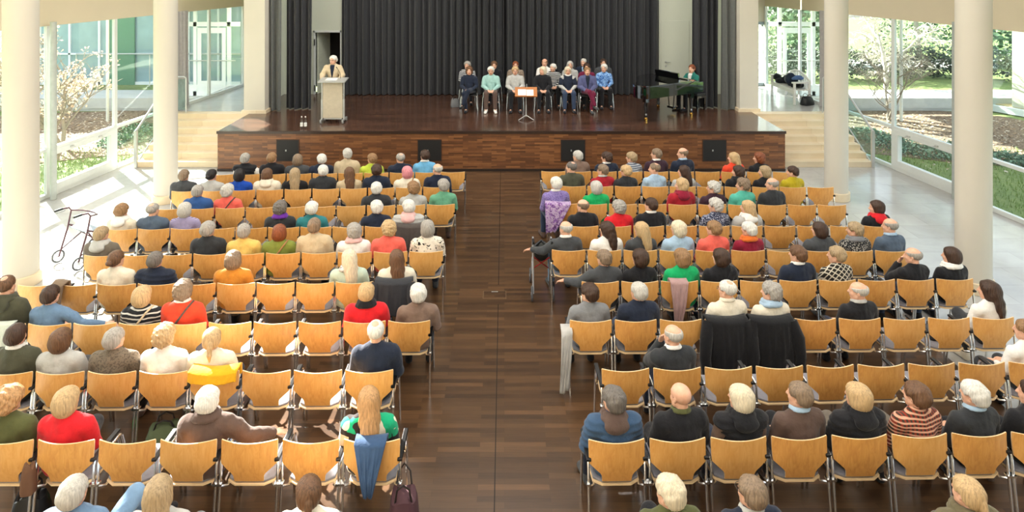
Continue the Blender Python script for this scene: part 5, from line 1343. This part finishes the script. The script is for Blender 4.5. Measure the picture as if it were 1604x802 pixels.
o = bag('handbag', seatxy(('R7', 8), 0, .24), .1, (.26, .2, .12), plain('dark bag', '2a2d33', .5), 'dark bag lying on the empty chair second from outer end, seventh row'); o.location.z = .47
o = bag('backpack', seatxy(('L9', 5), -.27, -.10), .2, (.11, .1, .24), plain('brown fur', '6b4a34', .9, bmp=.6), 'brown scarf bundle hanging between two chairs at the left, ninth row', False, 'scarf'); o.location.z = .44; o.name = 'bundled_scarf'
# heaps of coats on the bench
def heap(loc, r, mat, label, seed, name='coat', n=6):
    f = Field((-r[0] * 1.5, -r[1] * 1.5, -.03), (r[0] * 1.5, r[1] * 1.5, r[2] * 2.4), .014); rr = random.Random(seed)
    for k in range(n):
        c = (rr.uniform(-.6, .6) * r[0], rr.uniform(-.5, .5) * r[1], rr.uniform(.2, 1) * r[2]); f.el(c, (r[0] * rr.uniform(.35, .6), r[1] * rr.uniform(.4, .7), r[2] * rr.uniform(.4, .8)), .03)
    X, Yy, Z = f.grid(*f.sl(f.lo, f.lo + 5)); f.v += (.012 * wob(X, Yy, Z, 26, seed)).astype(np.float32); f.v = np.maximum(f.v, (.0 - f.ax[2])[None, None, :].astype(np.float32))
    me = f.mesh(name); o = link(name, me, mat); o.location = loc; tag(o, label, 'coat'); return o
bx0, by0 = 8.93, 19.95; cr, sr = math.cos(R(-88)), math.sin(R(-88))
def onbench(u, v, z): return (bx0 + cr * u - sr * v, by0 + sr * u + cr * v, SH + z + .01)
heap(onbench(-.5, 0, .45), (.30, .26, .2), fabric('coat dark', '1c1e24'), 'black coats heaped on the left end of the white bench', 1)
heap(onbench(.02, .02, .45), (.28, .24, .28), fabric('coat navy', '202a3c'), 'dark navy coats heaped high in the middle of the white bench', 2)
heap(onbench(.42, .05, .45), (.2, .2, .12), fabric('coat black b', '17181b'), 'black jacket lying at the right end of the white bench', 3)
heap(onbench(.22, .12, .66), (.2, .1, .09), fabric('blue cloth', '56719f'), 'blue cloth bundle on the coat pile of the white bench', 4, 'scarf')
# coats at the bottom right, held by the person with the ponytail
heap((Xp(1455, 5.0), 5.02, .46), (.22, .2, .16), fabric('coat navy b', '232743'), 'dark blue coat bundle on the chair left of the blond ponytail, bottom right', 7)
heap((Xp(1415, 5.1), 5.05, .46), (.16, .16, .10), fabric('bright green bag', '5fae2c'), 'bright green bundle on a chair at the bottom edge, right block', 8, 'cloth_bundle')
for k in (2, 3): 
    x, y, rz, n = SEATS[('R10', k)]; c = copy_tree(chair0); c.location = (x, y, 0); c.rotation_euler = (0, 0, 0)
    tag(c, '%s beech plywood chair, rearmost row, right block, %s' % ('loaded' , SW[k]), 'chair', 'rows of beech chairs')
# walking frames
def rollator(name, loc, rz, mat, label, folded=False, sc_=1.0):
    r = empty(name, loc, rz); tag(r, label, 'rollator'); hw = .14 if folded else .29
    for s in (-1, 1):
        x = s * hw
        f = MB().tube([(x, -.30, .11), (x, -.16, .55), (x, -.10, .84), (x, -.14, .90), (x, -.26, .91)], .014, 8).tube([(x, -.13, .60), (x, .12, .46), (x, .30, .14)], .014, 8).tube([(x, -.26, .22), (x, .1, .42)], .010, 8)
        fr = f.build('side_frame', mat, r, smooth=True)
        MB().tube([(x, -.24, .91), (x, -.37, .905)], .019, 10).build('grip', M_BLACK, fr); MB().tube([(x, -.20, .87), (x + s * .01, -.33, .86)], .006, 6).build('brake_lever', M_BLACK, fr)
        for y in (-.30, .30):
            wx = x + s * .02; wh = MB()
            wh.tube([(wx, y + .095 * math.cos(t), .11 + .095 * math.sin(t)) for t in np.linspace(0, 6.2832, 25)], .015, 8)
            wh.build('tyre', plain('tyre grey', '55565a', .6), r, smooth=True)
            sp = MB().tube([(wx - .015, y, .11), (wx + .015, y, .11)], .022, 10)
            for t in np.arange(0, 6.2, 6.2832 / 6): sp.tube([(wx, y, .11), (wx, y + .09 * math.cos(t), .11 + .09 * math.sin(t))], .007, 5)
            sp.build('wheel_spokes', plain('wheel silver', 'c4c6c8', .35, .5), r)
    MB().tube([(-hw, -.13, .60), (hw, .10, .30)], .009, 6).tube([(hw, -.13, .60), (-hw, .10, .30)], .009, 6).build('cross_brace', plain('rollator red', 'a8202a', .4) if folded else mat, r)
    if folded:
        MB().tube([(-hw, -.10, .72), (0, .1, .74), (hw, -.10, .72)], .03, 8).build('seat', M_BLACK, r, smooth=True)
        q = MB().sphere((0, .05, .60), (.12, .14, .14), 14, 9); q.build('basket_bag', plain('dark bag cloth', '20211f', .8), r, smooth=True)
    else:
        MB().box(-hw + .02, hw - .02, -.14, .08, .555, .575).build('seat', plain('seat mesh', '9aa7b2', .7), r, bevel=.006)
        MB().tube([(-hw, -.10, .84), (-hw * .7, .06, .80), (0, .12, .78), (hw * .7, .06, .80), (hw, -.10, .84)], .013, 8).build('back_bar', mat, r, smooth=True)
        MB().tube([(-hw, .12, .45), (hw, .12, .45)], .010, 8).build('front_bar', mat, r)
    return r
rollator('rollator', (Xp(136, 11.1), 11.1, 0), R(-28), plain('rollator maroon', '5d4047', .35, .5), 'dark reddish rollator standing on the sunlit stone floor, left block edge')
rollator('rollator', (Xp(848, 10.0), 10.0, 0), 0, plain('rollator silver', 'b4b6ba', .35, .3), 'folded silver rollator with red cross brace in the aisle, right block', True)
